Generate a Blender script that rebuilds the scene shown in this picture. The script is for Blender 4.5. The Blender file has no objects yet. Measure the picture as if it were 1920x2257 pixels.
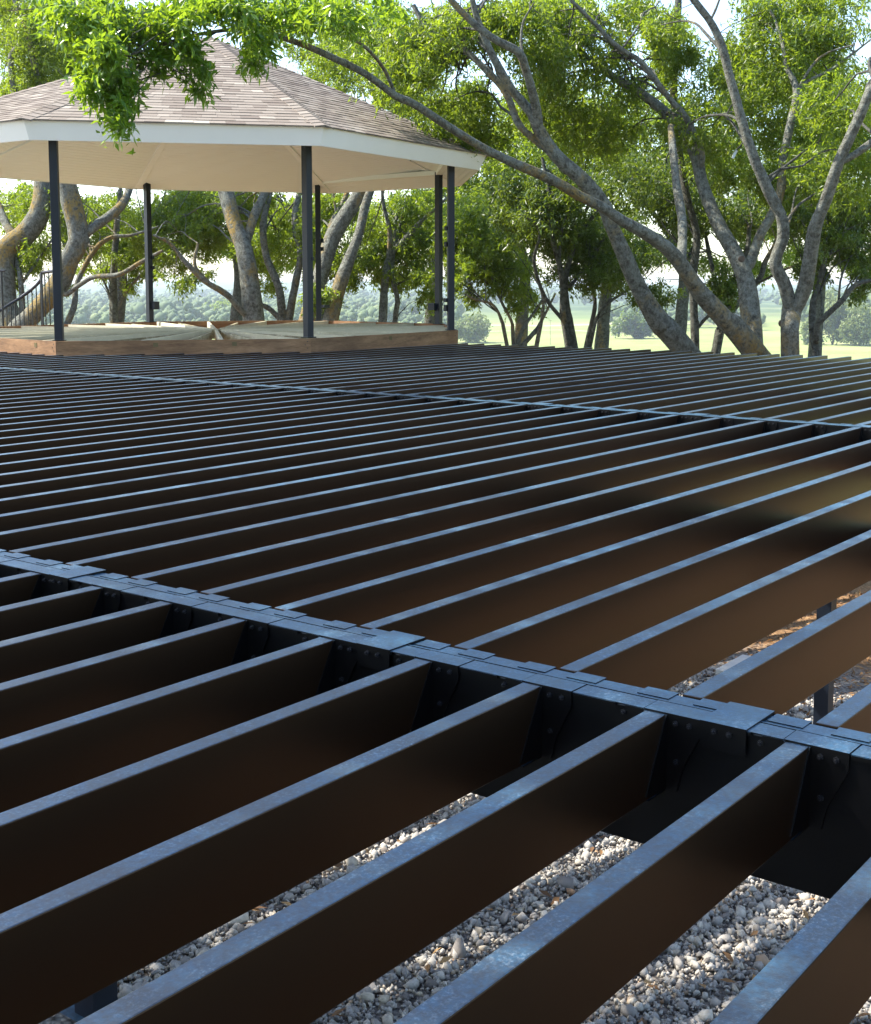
import bpy, math, random
import numpy as np
from mathutils import Vector, Matrix

# ------------------------------------------------------------------ setup
FT = 0.3048                     # the deck is framed on one-foot centres: plans below are in feet
scene = bpy.context.scene
C = scene.collection
random.seed(7)
RNG = np.random.default_rng(11)

FPX, CXP, CYP, PITCH, YAW, EYE = 2832.3, 960.0, 929.4, 0.1073, 0.6536, 2.899
cam_data = bpy.data.cameras.new("camera")
cam = bpy.data.objects.new("camera", cam_data)
C.objects.link(cam)
cam_data.sensor_fit = 'HORIZONTAL'
cam_data.sensor_width = 36.0
cam_data.lens = FPX / 1920 * 36.0
cam_data.shift_y = -(1128.5 - CYP) / 1920
cam_data.clip_start = 0.05
cam_data.clip_end = 20000
cam.location = (0, 0, EYE * FT)
cam.rotation_euler = (math.pi / 2 - PITCH, 0, YAW - math.pi / 2)
scene.camera = cam

FWD = np.array([math.cos(YAW) * math.cos(PITCH), math.sin(YAW) * math.cos(PITCH), -math.sin(PITCH)])
RGT = np.array([math.sin(YAW), -math.cos(YAW), 0.0])
UPV = np.cross(RGT, FWD)

SUN_AZ, SUN_EL = math.radians(113), math.radians(49)
world = bpy.data.worlds.new("World")
scene.world = world
world.use_nodes = True
wn = world.node_tree
bg = wn.nodes['Background']
sky = wn.nodes.new('ShaderNodeTexSky')
sky.sky_type = 'NISHITA'
sky.sun_disc = False
sky.sun_elevation = SUN_EL
sky.sun_rotation = math.pi / 2 - SUN_AZ
sky.air_density = 1.0
sky.dust_density = 1.0
sky.ozone_density = 1.0
wn.links.new(sky.outputs[0], bg.inputs[0])
bg.inputs[1].default_value = 0.15

sd = bpy.data.lights.new("sun", 'SUN')
sd.energy = 4.8
sd.angle = math.radians(0.5)
sd.color = (1.0, 0.93, 0.82)
sun = bpy.data.objects.new("sun", sd)
C.objects.link(sun)
sv = Vector((math.cos(SUN_AZ) * math.cos(SUN_EL), math.sin(SUN_AZ) * math.cos(SUN_EL), math.sin(SUN_EL)))
sun.rotation_euler = sv.to_track_quat('Z', 'Y').to_euler()
sun.location = (0, 0, 30)

scene.view_settings.view_transform = 'Standard'
scene.view_settings.look = 'None'
scene.view_settings.gamma = 1.0
scene.view_settings.use_curve_mapping = False
scene.view_settings.exposure = 1.6
scene.cycles.max_bounces = 6
scene.cycles.diffuse_bounces = 3
scene.cycles.glossy_bounces = 3
scene.cycles.transmission_bounces = 4
scene.cycles.volume_bounces = 0
scene.cycles.use_denoising = True

# ------------------------------------------------------------------ helpers
def at(px, py, d):
    """photo pixel (1920 wide) at forward distance d feet -> point in feet"""
    return np.array([0, 0, EYE]) + d * (FWD + RGT * (px - CXP) / FPX + UPV * (CYP - py) / FPX)

def ray(px, py):
    return FWD + RGT * (px - CXP) / FPX + UPV * (CYP - py) / FPX

def on_z(px, py, z):
    r = ray(px, py)
    t = (z - EYE) / r[2]
    return np.array([r[0] * t, r[1] * t, z])

def tag(o, label=None, cat=None, group=None, kind=None):
    if label: o['label'] = label
    if cat: o['category'] = cat
    if group: o['group'] = group
    if kind: o['kind'] = kind
    return o

def empty(name, loc, label=None, cat=None, group=None):
    o = bpy.data.objects.new(name, None)
    C.objects.link(o)
    o.empty_display_size = 0.2
    o.location = Vector(loc) * FT
    return tag(o, label, cat, group)

def link(name, me, parent=None, origin=None):
    o = bpy.data.objects.new(name, me)
    C.objects.link(o)
    if parent is not None:
        o.parent = parent
    if origin is not None:
        o.location = Vector(origin) * FT
    return o

class MB:
    """collects vertices (feet) and faces, builds one mesh object"""
    def __init__(s):
        s.v = []; s.f = []; s.tone = []
    def add(s, verts, faces, tone=None):
        b = len(s.v)
        s.v.extend([tuple(p) for p in verts])
        s.f.extend([tuple(i + b for i in f) for f in faces])
        if tone is not None:
            s.tone.extend([tone] * len(verts))
    def box(s, lo, hi, tone=None):
        x0, y0, z0 = lo; x1, y1, z1 = hi
        s.add([(x0,y0,z0),(x1,y0,z0),(x1,y1,z0),(x0,y1,z0),(x0,y0,z1),(x1,y0,z1),(x1,y1,z1),(x0,y1,z1)],
              [(0,3,2,1),(4,5,6,7),(0,1,5,4),(1,2,6,5),(2,3,7,6),(3,0,4,7)], tone)
    def bar(s, a, b, w, h, up=(0,0,1), tone=None):
        """rectangular bar from a to b, width w across, height h along up (centred)"""
        a = np.array(a, float); b = np.array(b, float)
        d = b - a; d /= np.linalg.norm(d)
        sdv = np.cross(d, up); sdv /= np.linalg.norm(sdv)
        u = np.cross(sdv, d)
        vs = []
        for p in (a, b):
            for i, j in ((-1,-1),(1,-1),(1,1),(-1,1)):
                vs.append(p + sdv * i * w / 2 + u * j * h / 2)
        s.add(vs, [(0,3,2,1),(4,5,6,7),(0,1,5,4),(1,2,6,5),(2,3,7,6),(3,0,4,7)][:0] +
              [(0,1,2,3),(7,6,5,4),(0,4,5,1),(1,5,6,2),(2,6,7,3),(3,7,4,0)], tone)
    def prism(s, pts, off, tone=None):
        """polygon extruded by vector off"""
        n = len(pts)
        p0 = [np.array(p, float) for p in pts]
        p1 = [p + np.array(off, float) for p in p0]
        fs = [tuple(range(n - 1, -1, -1)), tuple(range(n, 2 * n))]
        for i in range(n):
            j = (i + 1) % n
            fs.append((i, j, n + j, n + i))
        s.add(p0 + p1, fs, tone)
    def cyl(s, a, b, r0, r1=None, n=8, tone=None):
        r1 = r0 if r1 is None else r1
        a = np.array(a, float); b = np.array(b, float)
        d = (b - a) / np.linalg.norm(b - a)
        t = np.array([1, 0, 0]) if abs(d[0]) < .8 else np.array([0, 1, 0])
        e1 = np.cross(d, t); e1 /= np.linalg.norm(e1); e2 = np.cross(d, e1)
        vs = []
        for p, r in ((a, r0), (b, r1)):
            for i in range(n):
                an = 2 * math.pi * i / n
                vs.append(p + r * (math.cos(an) * e1 + math.sin(an) * e2))
        s.add(vs, [(i, (i+1)%n, n+(i+1)%n, n+i) for i in range(n)] + [tuple(range(n-1,-1,-1)), tuple(range(n, 2*n))], tone)
    def mesh(s, name, mat, origin=(0,0,0), smooth=False, bevel=0):
        me = bpy.data.meshes.new(name)
        o = np.array(origin)
        me.from_pydata([tuple((np.array(p) - o) * FT) for p in s.v], [], s.f)
        if s.tone:
            at_ = me.attributes.new('tone', 'FLOAT', 'POINT')
            at_.data.foreach_set('value', s.tone)
        me.materials.append(mat)
        if bevel:
            import bmesh
            bm = bmesh.new(); bm.from_mesh(me)
            bmesh.ops.bevel(bm, geom=[e for e in bm.edges], offset=bevel * FT, segments=2, affect='EDGES', profile=.5)
            bmesh.ops.recalc_face_normals(bm, faces=bm.faces)
            bm.to_mesh(me); bm.free()
            for p in me.polygons: p.use_smooth = False
        else:
            import bmesh
            bm = bmesh.new(); bm.from_mesh(me)
            bmesh.ops.recalc_face_normals(bm, faces=bm.faces)
            bm.to_mesh(me); bm.free()
        if smooth:
            for p in me.polygons: p.use_smooth = True
        me.update()
        return me
    def build(s, name, mat, parent=None, origin=(0,0,0), smooth=False, bevel=0):
        me = s.mesh(name, mat, origin, smooth, bevel)
        o = link(name, me, parent)
        if parent is not None and parent.type == 'EMPTY' and parent.parent is None:
            o.location = (Vector(origin) * FT) - parent.location
        else:
            o.location = Vector(origin) * FT
        return o

def np_mesh(name, V, F, mat, tone=None, smooth=False):
    """V (n,3) feet, F (m,k) same-size faces"""
    me = bpy.data.meshes.new(name)
    V = np.ascontiguousarray(V * FT, dtype=np.float32)
    k = F.shape[1]
    me.vertices.add(len(V)); me.vertices.foreach_set('co', V.ravel())
    me.loops.add(F.size); me.loops.foreach_set('vertex_index', np.ascontiguousarray(F, dtype=np.int32).ravel())
    me.polygons.add(len(F))
    me.polygons.foreach_set('loop_start', np.arange(0, F.size, k, dtype=np.int32))
    me.polygons.foreach_set('loop_total', np.full(len(F), k, dtype=np.int32))
    if smooth: me.polygons.foreach_set('use_smooth', np.ones(len(F), dtype=bool))
    if tone is not None:
        a = me.attributes.new('tone', 'FLOAT', 'POINT'); a.data.foreach_set('value', np.ascontiguousarray(tone, dtype=np.float32))
    me.materials.append(mat)
    me.update(calc_edges=True)
    me.validate()
    return me

# ------------------------------------------------------------------ materials
class NT:
    def __init__(s, name):
        s.m = bpy.data.materials.new(name); s.m.use_nodes = True
        s.t = s.m.node_tree; s.b = s.t.nodes['Principled BSDF']; s.out = s.t.nodes['Material Output']
    def n(s, typ, **kw):
        nd = s.t.nodes.new('ShaderNode' + typ)
        for k, v in kw.items():
            if k in nd.inputs.keys() if isinstance(k, str) else False:
                nd.inputs[k].default_value = v
            else:
                setattr(nd, k, v)
        return nd
    def l(s, a, b): s.t.links.new(a, b)
    def noise(s, scale, detail=4, rough=.55, vec=None, dim='3D'):
        nd = s.t.nodes.new('ShaderNodeTexNoise')
        nd.inputs['Scale'].default_value = scale; nd.inputs['Detail'].default_value = detail
        nd.inputs['Roughness'].default_value = rough
        if vec is not None: s.l(vec, nd.inputs['Vector'])
        return nd.outputs['Fac']
    def pos(s, scale=None):
        g = s.t.nodes.new('ShaderNodeNewGeometry')
        if scale is None: return g.outputs['Position']
        m = s.t.nodes.new('ShaderNodeVectorMath'); m.operation = 'MULTIPLY'
        s.l(g.outputs['Position'], m.inputs[0]); m.inputs[1].default_value = scale
        return m.outputs[0]
    def ramp(s, fac, stops):
        r = s.t.nodes.new('ShaderNodeValToRGB')
        e = r.color_ramp.elements
        while len(e) < len(stops): e.new(0.5)
        for i, (p, c) in enumerate(stops):
            e[i].position = p
            e[i].color = (*c, 1) if not isinstance(c, (int, float)) else (c, c, c, 1)
        s.l(fac, r.inputs[0])
        return r.outputs[0]
    def mix(s, fac, a, b, mode='MIX'):
        m = s.t.nodes.new('ShaderNodeMix'); m.data_type = 'RGBA'; m.blend_type = mode
        for sock, v in ((m.inputs[0], fac), (m.inputs[6], a), (m.inputs[7], b)):
            if isinstance(v, bpy.types.NodeSocket): s.l(v, sock)
            elif isinstance(v, (int, float)): sock.default_value = v
            else: sock.default_value = (*v, 1)
        return m.outputs[2]
    def math(s, op, a, b=None, c=None):
        m = s.t.nodes.new('ShaderNodeMath'); m.operation = op
        for i, v in enumerate((a, b, c)):
            if v is None: continue
            if isinstance(v, bpy.types.NodeSocket): s.l(v, m.inputs[i])
            else: m.inputs[i].default_value = v
        return m.outputs[0]
    def bump(s, h, strength=.3, dist=.01):
        b = s.t.nodes.new('ShaderNodeBump'); b.inputs['Strength'].default_value = strength
        b.inputs['Distance'].default_value = dist
        s.l(h, b.inputs['Height']); s.l(b.outputs[0], s.b.inputs['Normal'])
    def attr(s, name='tone'):
        a = s.t.nodes.new('ShaderNodeAttribute'); a.attribute_name = name
        return a.outputs['Fac']
    def set(s, col=None, rough=None, spec=None, metal=None):
        for k, v in (('Base Color', col), ('Roughness', rough), ('Specular IOR Level', spec), ('Metallic', metal)):
            if v is None: continue
            if isinstance(v, bpy.types.NodeSocket): s.l(v, s.b.inputs[k])
            elif isinstance(v, (int, float)): s.b.inputs[k].default_value = v
            else: s.b.inputs[k].default_value = (*v, 1)

def mat_steel(name='powder_coated_steel', base=(.003, .003, .0035), tint=(1, 1, 1)):
    k = NT(name)
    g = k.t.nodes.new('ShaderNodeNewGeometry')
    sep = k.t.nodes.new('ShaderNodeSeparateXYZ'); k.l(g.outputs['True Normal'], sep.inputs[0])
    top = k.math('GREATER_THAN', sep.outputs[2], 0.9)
    n1 = k.noise(9, 5, .65, k.pos()); n2 = k.noise(70, 4, .7, k.pos()); n3 = k.noise(1.3, 2, .5, k.pos())
    v = k.t.nodes.new('ShaderNodeTexVoronoi'); v.inputs['Scale'].default_value = 55; v.feature = 'F1'
    k.l(k.pos(), v.inputs['Vector'])
    f = k.math('MULTIPLY', k.ramp(n1, [(.35, .55), (.65, 1.0)]), k.ramp(n2, [(.38, .5), (.62, 1.0)]))
    spots = k.ramp(v.outputs['Distance'], [(.0, 1.0), (.35, 0.0)])
    f = k.math('ADD', f, k.math('MULTIPLY', spots, .25))
    f = k.math('MULTIPLY', f, k.ramp(n3, [(.3, .7), (.7, 1.1)]))
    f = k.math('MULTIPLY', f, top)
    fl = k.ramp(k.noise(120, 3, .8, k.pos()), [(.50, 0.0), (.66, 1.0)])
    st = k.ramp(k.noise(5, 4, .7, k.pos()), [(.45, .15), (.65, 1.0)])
    sky_sheen = k.mix(k.math('MULTIPLY', fl, st), (.023, .098, .175), (.24, .34, .43))  # sky reflection and pale sun flecks painted into the mottled upward faces
    col = k.mix(f, base, sky_sheen)
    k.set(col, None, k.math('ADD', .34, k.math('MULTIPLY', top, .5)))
    k.b.inputs['Specular Tint'].default_value = (*tint, 1)
    r = k.math('ADD', .32, k.math('MULTIPLY', k.math('MULTIPLY', top, n2), .16))
    k.l(r, k.b.inputs['Roughness'])
    k.bump(k.math('MULTIPLY', k.noise(160, 3, .7, k.pos()), top), .25, .002)
    return k.m

def mat_plain(name, col, rough=.5, spec=.5, metal=0, nscale=None, namp=.15, bump=0):
    k = NT(name)
    if nscale:
        n = k.noise(nscale, 4, .6, k.pos())
        c = k.mix(n, tuple(x * (1 - namp) for x in col), tuple(min(1, x * (1 + namp)) for x in col))
        k.set(c, rough, spec, metal)
        if bump: k.bump(n, bump, .005)
    else:
        k.set(col, rough, spec, metal)
    return k.m

def mat_wood(name, a, b, c, axis=(1, 1, 8), rough=.7):
    k = NT(name)
    tc = k.t.nodes.new('ShaderNodeTexCoord')
    m = k.t.nodes.new('ShaderNodeVectorMath'); m.operation = 'MULTIPLY'
    k.l(tc.outputs['Object'], m.inputs[0]); m.inputs[1].default_value = axis
    n1 = k.noise(2.2, 5, .6, m.outputs[0]); n2 = k.noise(14, 4, .6, m.outputs[0])
    n3 = k.noise(1.1, 3, .5, k.pos())
    f = k.math('ADD', k.math('MULTIPLY', n1, .6), k.math('MULTIPLY', n2, .4))
    col = k.ramp(f, [(.32, a), (.5, b), (.68, c)])
    col = k.mix(k.ramp(n3, [(.45, 0.0), (.65, .55)]), col, a)
    t = k.math('MULTIPLY', k.attr(), .7); col = k.mix(t, col, c) if name != 'rim_timber' else col
    k.set(col, rough, .3)
    k.bump(n2, .25, .004)
    return k.m

def mat_bark(name, orange=.3, dark=1.0):
    k = NT(name)
    p = k.pos()
    n1 = k.noise(3.0, 5, .65, p); n2 = k.noise(16, 5, .7, p); n3 = k.noise(1.6, 4, .6, k.pos((1, 1, .6)))
    n4 = k.noise(9, 5, .75, p); n5 = k.noise(46, 4, .75, k.pos((1, 1, .45)))
    col = k.ramp(n2, [(.33, (.055*dark, .052*dark, .042*dark)), (.5, (.145*dark, .145*dark, .118*dark)), (.66, (.245*dark, .25*dark, .21*dark))])
    pale = k.ramp(n4, [(.44, 0.0), (.60, 1.0)])
    col = k.mix(k.math('MULTIPLY', pale, .6), col, (.27*dark, .29*dark, .25*dark))
    col = k.mix(k.ramp(n5, [(.36, .5), (.50, 0.0)]), col, (.045*dark, .042*dark, .035*dark))
    ora = k.math('MULTIPLY', k.ramp(n3, [(.62 - orange*.25, 0.0), (.70 - orange*.2, 1.0)]), k.ramp(n2, [(.38, 0.0), (.55, 1.0)]))
    col = k.mix(k.math('MULTIPLY', ora, min(1, .35 + orange)), col, (.30, .20, .045))
    k.set(col, .9, .2)
    h = k.math('ADD', k.math('ADD', n2, k.math('MULTIPLY', n1, .7)), k.math('MULTIPLY', n5, .6))
    k.bump(h, 1.0, .06)
    return k.m

def mat_leaf(name, a, b, c, trans=(.30, .42, .03), tfac=.42, rough=.42):
    k = NT(name)
    t = k.attr()
    col = k.ramp(t, [(0, a), (.55, b), (1, c)])
    k.set(col, rough, .5)
    tr = k.t.nodes.new('ShaderNodeBsdfTranslucent')
    tcol = k.mix(.5, trans, k.ramp(t, [(0, tuple(x*.6 for x in trans)), (.6, trans), (1, (trans[0]*1.5, trans[1]*1.15, trans[2]))]))
    k.l(tcol, tr.inputs[0])
    mx = k.t.nodes.new('ShaderNodeMixShader'); mx.inputs[0].default_value = tfac
    k.l(k.b.outputs[0], mx.inputs[1]); k.l(tr.outputs[0], mx.inputs[2]); k.l(mx.outputs[0], k.out.inputs[0])
    return k.m

def mat_shingle():
    k = NT('asphalt_shingle')
    t = k.attr(); n = k.noise(90, 3, .8, k.pos()); n2 = k.noise(.9, 3, .5, k.pos())
    col = k.ramp(t, [(0, (.12, .10, .082)), (.4, (.205, .178, .148)), (.7, (.27, .243, .205)), (1, (.42, .38, .32))])
    col = k.mix(k.ramp(n, [(.35, .45), (.7, 0.0)]), col, (.09, .06, .05))
    col = k.mix(k.ramp(n2, [(.45, 0.0), (.75, .25)]), col, (.12, .10, .10))
    k.set(col, .92, .2); k.bump(n, .5, .003)
    return k.m

def mat_gravel_rock():
    k = NT('limestone_gravel')
    t = k.attr(); n = k.noise(60, 4, .7, k.pos())
    col = k.ramp(t, [(0, (.13, .11, .10)), (.12, (.27, .25, .23)), (.5, (.39, .37, .34)), (.85, (.52, .49, .43)), (.97, (.48, .41, .31)), (1, (.30, .17, .09))])
    col = k.mix(k.ramp(n, [(.35, .35), (.6, 0.0)]), col, (.2, .18, .16))
    k.set(col, .9, .2); k.bump(n, .4, .003)
    return k.m

def mat_ground():
    k = NT('gravel_and_litter_ground')
    p = k.pos()
    v = k.t.nodes.new('ShaderNodeTexVoronoi'); v.inputs['Scale'].default_value = 38; k.l(p, v.inputs['Vector'])
    grey = k.ramp(v.outputs['Distance'], [(.0, (.33, .31, .28)), (.45, (.22, .20, .18)), (.8, (.06, .05, .045))])
    n = k.noise(26, 5, .7, p); n2 = k.noise(2.0, 4, .6, p)
    lit = k.ramp(n, [(.32, (.06, .035, .018)), (.48, (.17, .095, .042)), (.6, (.31, .18, .085)), (.72, (.48, .34, .20))])
    sp = k.t.nodes.new('ShaderNodeSeparateXYZ'); k.l(p, sp.inputs[0])
    m = k.math('ADD', k.math('MULTIPLY', sp.outputs[0], .9), k.math('MULTIPLY', n2, 1.6))
    m = k.ramp(k.math('MULTIPLY', m, .08), [(.80, 0.0), (.87, 1.0)])
    my = k.ramp(k.math('ADD', k.math('MULTIPLY', sp.outputs[1], -.5), k.math('ADD', .55, k.math('MULTIPLY', n2, .3))), [(.35, 0.0), (.45, 1.0)])
    m = k.math('MAXIMUM', m, my)
    k.set(k.mix(m, grey, lit), .95, .2)
    k.bump(k.mix(m, v.outputs['Distance'], n), .8, .03)
    return k.m

def mat_field():
    k = NT('valley_grass')
    p = k.pos()
    n = k.noise(.004, 5, .6, k.pos((1, 1, 0))); n2 = k.noise(.035, 5, .6, p); n3 = k.noise(.8, 3, .6, p)
    col = k.ramp(n, [(.35, (.19, .235, .075)), (.5, (.24, .28, .10)), (.62, (.31, .31, .14)), (.72, (.20, .25, .08))])
    col = k.mix(k.ramp(n2, [(.4, 0.0), (.7, .35)]), col, (.10, .15, .04))
    col = k.mix(k.math('MULTIPLY', n3, .25), col, (.10, .13, .03))
    # wooded ridges far away
    sp = k.t.nodes.new('ShaderNodeVectorMath'); sp.operation = 'LENGTH'; k.l(p, sp.inputs[0])
    wfac = k.math('MULTIPLY', k.ramp(k.math('MULTIPLY', sp.outputs['Value'], .0002), [(.25, 0.0), (.42, 1.0)]),
                  k.ramp(k.noise(.006, 5, .7, p), [(.3, .35), (.5, 1.0)]))
    wood = k.ramp(k.noise(.03, 6, .75, p), [(.35, (.02, .04, .015)), (.65, (.07, .11, .035))])
    col = k.mix(wfac, col, wood)
    k.set(col, 1.0, .1)
    return k.m

M = dict(
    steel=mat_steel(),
    steel_joist=mat_steel('ground_tinted_coated_steel', (.018, .0100, .0052), (1, .66, .42)),  # brown base and tint paint the ground's reflection into the joist sides
    bolt=mat_plain('bolt_zinc', (.03, .03, .034), .35, .5, .5),
    post=mat_plain('post_black_paint', (.006, .010, .019), .42, .35, 0, 8, .3, .05),
    rail=mat_plain('black_iron', (.015, .016, .02), .4, .5),
    white=mat_plain('white_fascia_paint', (.87, .86, .82), .55, .4, 0, 2.5, .04),
    cream=mat_plain('cream_ceiling_paint', (.86, .91, .88), .6, .3, 0, 3, .03),
    shingle=mat_shingle(),
    rim=mat_wood('rim_timber', (.10, .052, .026), (.245, .135, .065), (.37, .215, .11), (.8, .8, 6)),
    dark_wood=mat_plain('dark_olive_wood', (.14, .11, .05), .8, .2, 0, 20, .3),  # olive wood of the roof deck; also darkens the recessed rim pockets
    joistwood=mat_wood('treated_joist_timber', (.10, .08, .04), (.26, .23, .13), (.66, .64, .48), (2, 2, 6)),
    concrete=mat_plain('pale_concrete', (.55, .53, .49), .85, .3, 0, 12, .15, .3),
    bark=mat_bark('grey_lichen_bark', .34),
    bark_orange=mat_bark('orange_lichen_bark', .5),
    bark_dark=mat_bark('dark_bark', .1, .55),
    knot=mat_plain('cut_branch_scar', (.10, .075, .055), .85, .2, 0, 30, .4, .4),
    leaf_near=mat_leaf('long_green_leaf', (.016, .060, .008), (.045, .125, .014), (.105, .205, .028), (.36, .54, .025), .40, .34),
    leaf=mat_leaf('tree_leaf', (.014, .040, .007), (.045, .088, .012), (.120, .165, .025), (.36, .50, .025), .40),
    leaf_dark=mat_leaf('shaded_leaf', (.012, .034, .008), (.028, .068, .012), (.070, .12, .020), (.24, .34, .02), .34),
    leaf_pale=mat_leaf('pale_leaf', (.10, .15, .05), (.16, .21, .07), (.24, .28, .10), (.30, .36, .08), .3, .6),
    wood_far=mat_leaf('far_canopy', (.040, .075, .025), (.075, .12, .040), (.13, .165, .055), (.2, .25, .05), .15, .8),
    rock=mat_gravel_rock(),
    ground=mat_ground(),
    field=mat_field(),
    road=mat_plain('pale_track', (.42, .37, .28), .95, .1, 0, .1, .15),
    litter=mat_leaf('dry_fallen_leaf', (.10, .05, .02), (.22, .11, .04), (.38, .24, .10), (.3, .15, .05), .15, .7),
    glass=mat_plain('lamp_glass', (.7, .75, .78), .2, .6),
)

# ------------------------------------------------------------------ terrain
def ground_z(x, y):
    near = -4.65 - .12 * np.clip(x - 7.9, -30, 60)
    w = x * math.cos(YAW) + y * math.sin(YAW)
    t = np.clip((w - 80) / 1900, 0, 1)
    t = t * t * (3 - 2 * t)
    z = near * (1 - t) + (-135) * t
    lat = -x * math.sin(YAW) + y * math.cos(YAW)
    far = np.clip((w - 10000) / 11000, 0, 1)
    ridge = 135 + 36 * np.sin(lat * .00042 + .9) + 12 * np.sin(lat * .0013 + w * .0004)
    z = z + far * far * (3 - 2 * far) * ridge
    return z

def build_terrain():
    # near sheet (gravel, litter) and the wide valley sheet, one below the other outside the near one
    def grid(xs, ys, name, mat, dz=0):
        X, Y = np.meshgrid(xs, ys, indexing='ij')
        Z = ground_z(X, Y) + dz
        V = np.stack([X.ravel(), Y.ravel(), Z.ravel()], 1)
        n, m = len(xs), len(ys)
        i = np.arange(n - 1)[:, None] * m + np.arange(m - 1)[None, :]
        F = np.stack([i, i + m, i + m + 1, i + 1], -1).reshape(-1, 4)
        o = link(name, np_mesh(name, V, F, mat, smooth=True))
        return tag(o, kind='structure')
    grid(np.arange(-40, 91, 2.), np.arange(-40, 121, 2.), 'gravel_ground', M['ground'], 0)
    a = np.concatenate([np.linspace(-400, -60, 6), np.arange(-40, 160, 10.), np.geomspace(160, 25500, 120)])
    # rotated wide grid: built in view-aligned coordinates so that it stays even towards the horizon
    lat = np.concatenate([-np.geomspace(20000, 20, 70), np.linspace(-10, 10, 3), np.geomspace(20, 20000, 70)])
    Wg, Lg = np.meshgrid(a, lat, indexing='ij')
    X = Wg * math.cos(YAW) - Lg * math.sin(YAW); Y = Wg * math.sin(YAW) + Lg * math.cos(YAW)
    Z = ground_z(X, Y)
    inside = (X > -41) & (X < 91) & (Y > -41) & (Y < 121)
    Z = np.where(inside, Z - .6, Z - .02)
    V = np.stack([X.ravel(), Y.ravel(), Z.ravel()], 1)
    n, m = len(a), len(lat)
    i = np.arange(n - 1)[:, None] * m + np.arange(m - 1)[None, :]
    F = np.stack([i, i + m, i + m + 1, i + 1], -1).reshape(-1, 4)
    tag(link('valley_ground', np_mesh('valley_ground', V, F, M['field'], smooth=True)), kind='structure')
build_terrain()

def gz(x, y): return float(ground_z(np.array(float(x)), np.array(float(y))))

def field_point(px, py, zoff=0):
    """where the ray through a photo pixel meets the terrain"""
    r = ray(px, py)
    lo, hi = 30.0, 30000.0
    prev = lo
    for t in np.geomspace(lo, hi, 400):
        p = np.array([0, 0, EYE]) + r * t
        if p[2] < gz(p[0], p[1]) + zoff:
            return np.array([p[0], p[1], gz(p[0], p[1])])
        prev = t
    return np.array([0, 0, EYE]) + r * prev

def strip(name, pix, w, mat):
    P = [field_point(*p) for p in pix]
    dense = []
    for a, b in zip(P[:-1], P[1:]):
        for t in np.linspace(0, 1, 20, endpoint=False): dense.append(a * (1 - t) + b * t)
    dense.append(P[-1])
    V = []
    for i, p in enumerate(dense):
        d = dense[min(i + 1, len(dense) - 1)] - dense[max(i - 1, 0)]
        nrm = np.array([-d[1], d[0], 0]); nrm /= np.linalg.norm(nrm) + 1e-9
        for s in (-1, 1):
            q = p + nrm * w / 2 * s
            V.append((q[0], q[1], gz(q[0], q[1]) + .35))
    F = np.array([(2*i, 2*i+2, 2*i+3, 2*i+1) for i in range(len(dense) - 1)])
    return tag(link(name, np_mesh(name, np.array(V), F, mat)), kind='structure')
strip('country_road', [(1000, 716), (1200, 719), (1420, 713), (1640, 716)], 60, M['road'])
strip('dirt_track', [(1060, 731), (1230, 728), (1430, 738), (1500, 742)], 26, M['road'])

# ------------------------------------------------------------------ steel deck frame
A1, WB, A2, JW = 7.659, .433, 25.78, .153      # near edge of first double beam, its width, second beam, joist width
DEPTH = .527; BD = .977
far_end = 50.8
deck = empty('steel_deck_frame', (0, 0, 0), 'black steel deck frame of long parallel joists hung between double beams over gravel', 'deck frame')

GAZ_C = np.array([46.5, 50.1])
V8 = [(32.11, 44.05), (40.35, 37.60), (52.2, 38.55), (59.9, 45.2), (60.8, 55.9), (52.3, 62.3)]
V8 += [tuple(2 * GAZ_C - np.array(V8[2])), tuple(2 * GAZ_C - np.array(V8[3]))]
V8 = [np.array(v) for v in V8]

def joist_mesh(length, name='joist'):
    m = MB(); m.box((0, 0, -DEPTH), (length, JW, 0))
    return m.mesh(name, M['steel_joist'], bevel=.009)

def add_joist(x0, x1, yR, cache={}):
    L = round(x1 - x0, 2)
    if L not in cache: cache[L] = joist_mesh(L)
    o = link('joist', cache[L], deck)
    o.location = Vector((x0, yR, random.uniform(-.004, 0))) * FT
    return o

# measured seats of the joists (right-hand face), then on at the same pitch
bay1 = [10.861, 9.880, 8.886, 7.922, 6.905, 5.897, 4.895, 3.893, 2.892]
bay1 = [bay1[0] + k for k in range(7, 0, -1)] + bay1 + [1.90, .90, -.10, -1.1]
bay2 = [x - JW for x in (12.078, 11.078, 10.028, 9.020, 8.044, 7.027, 6.026, 5.028, 4.003, 3.029)]
bay2 = [bay2[0] + 1.0135 * k for k in range(30, 0, -1)] + bay2 + [1.87, .86, -.15]
for y in bay1: add_joist(-9.8, A1 - .012, y)
for y in bay2: add_joist(A1 + WB + .015, A2 - .012, y)
b3y = [11.957 - .02 + .99 * (k) for k in range(-3, 60)]
def gaz_limit(y):
    """x where a joist at this y meets the platform rim"""
    for a, b in ((7, 0), (0, 1), (1, 2)):
        p, q = V8[a], V8[b]
        lo, hi = min(p[1], q[1]), max(p[1], q[1])
        if lo <= y <= hi and abs(p[1] - q[1]) > 1e-3:
            t = (y - p[1]) / (q[1] - p[1])
            return p[0] + t * (q[0] - p[0])
    return None
bay3 = []
y = 2.06
while y < 54:
    bay3.append(y); y += .995
for y in bay3:
    x1 = far_end + random.uniform(-.06, .06)
    if y > V8[1][1] - .1:
        lim = gaz_limit(y)
        if lim is not None: x1 = min(x1, lim - .03)
    add_joist(A2 + WB + .015, x1, y)

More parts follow.
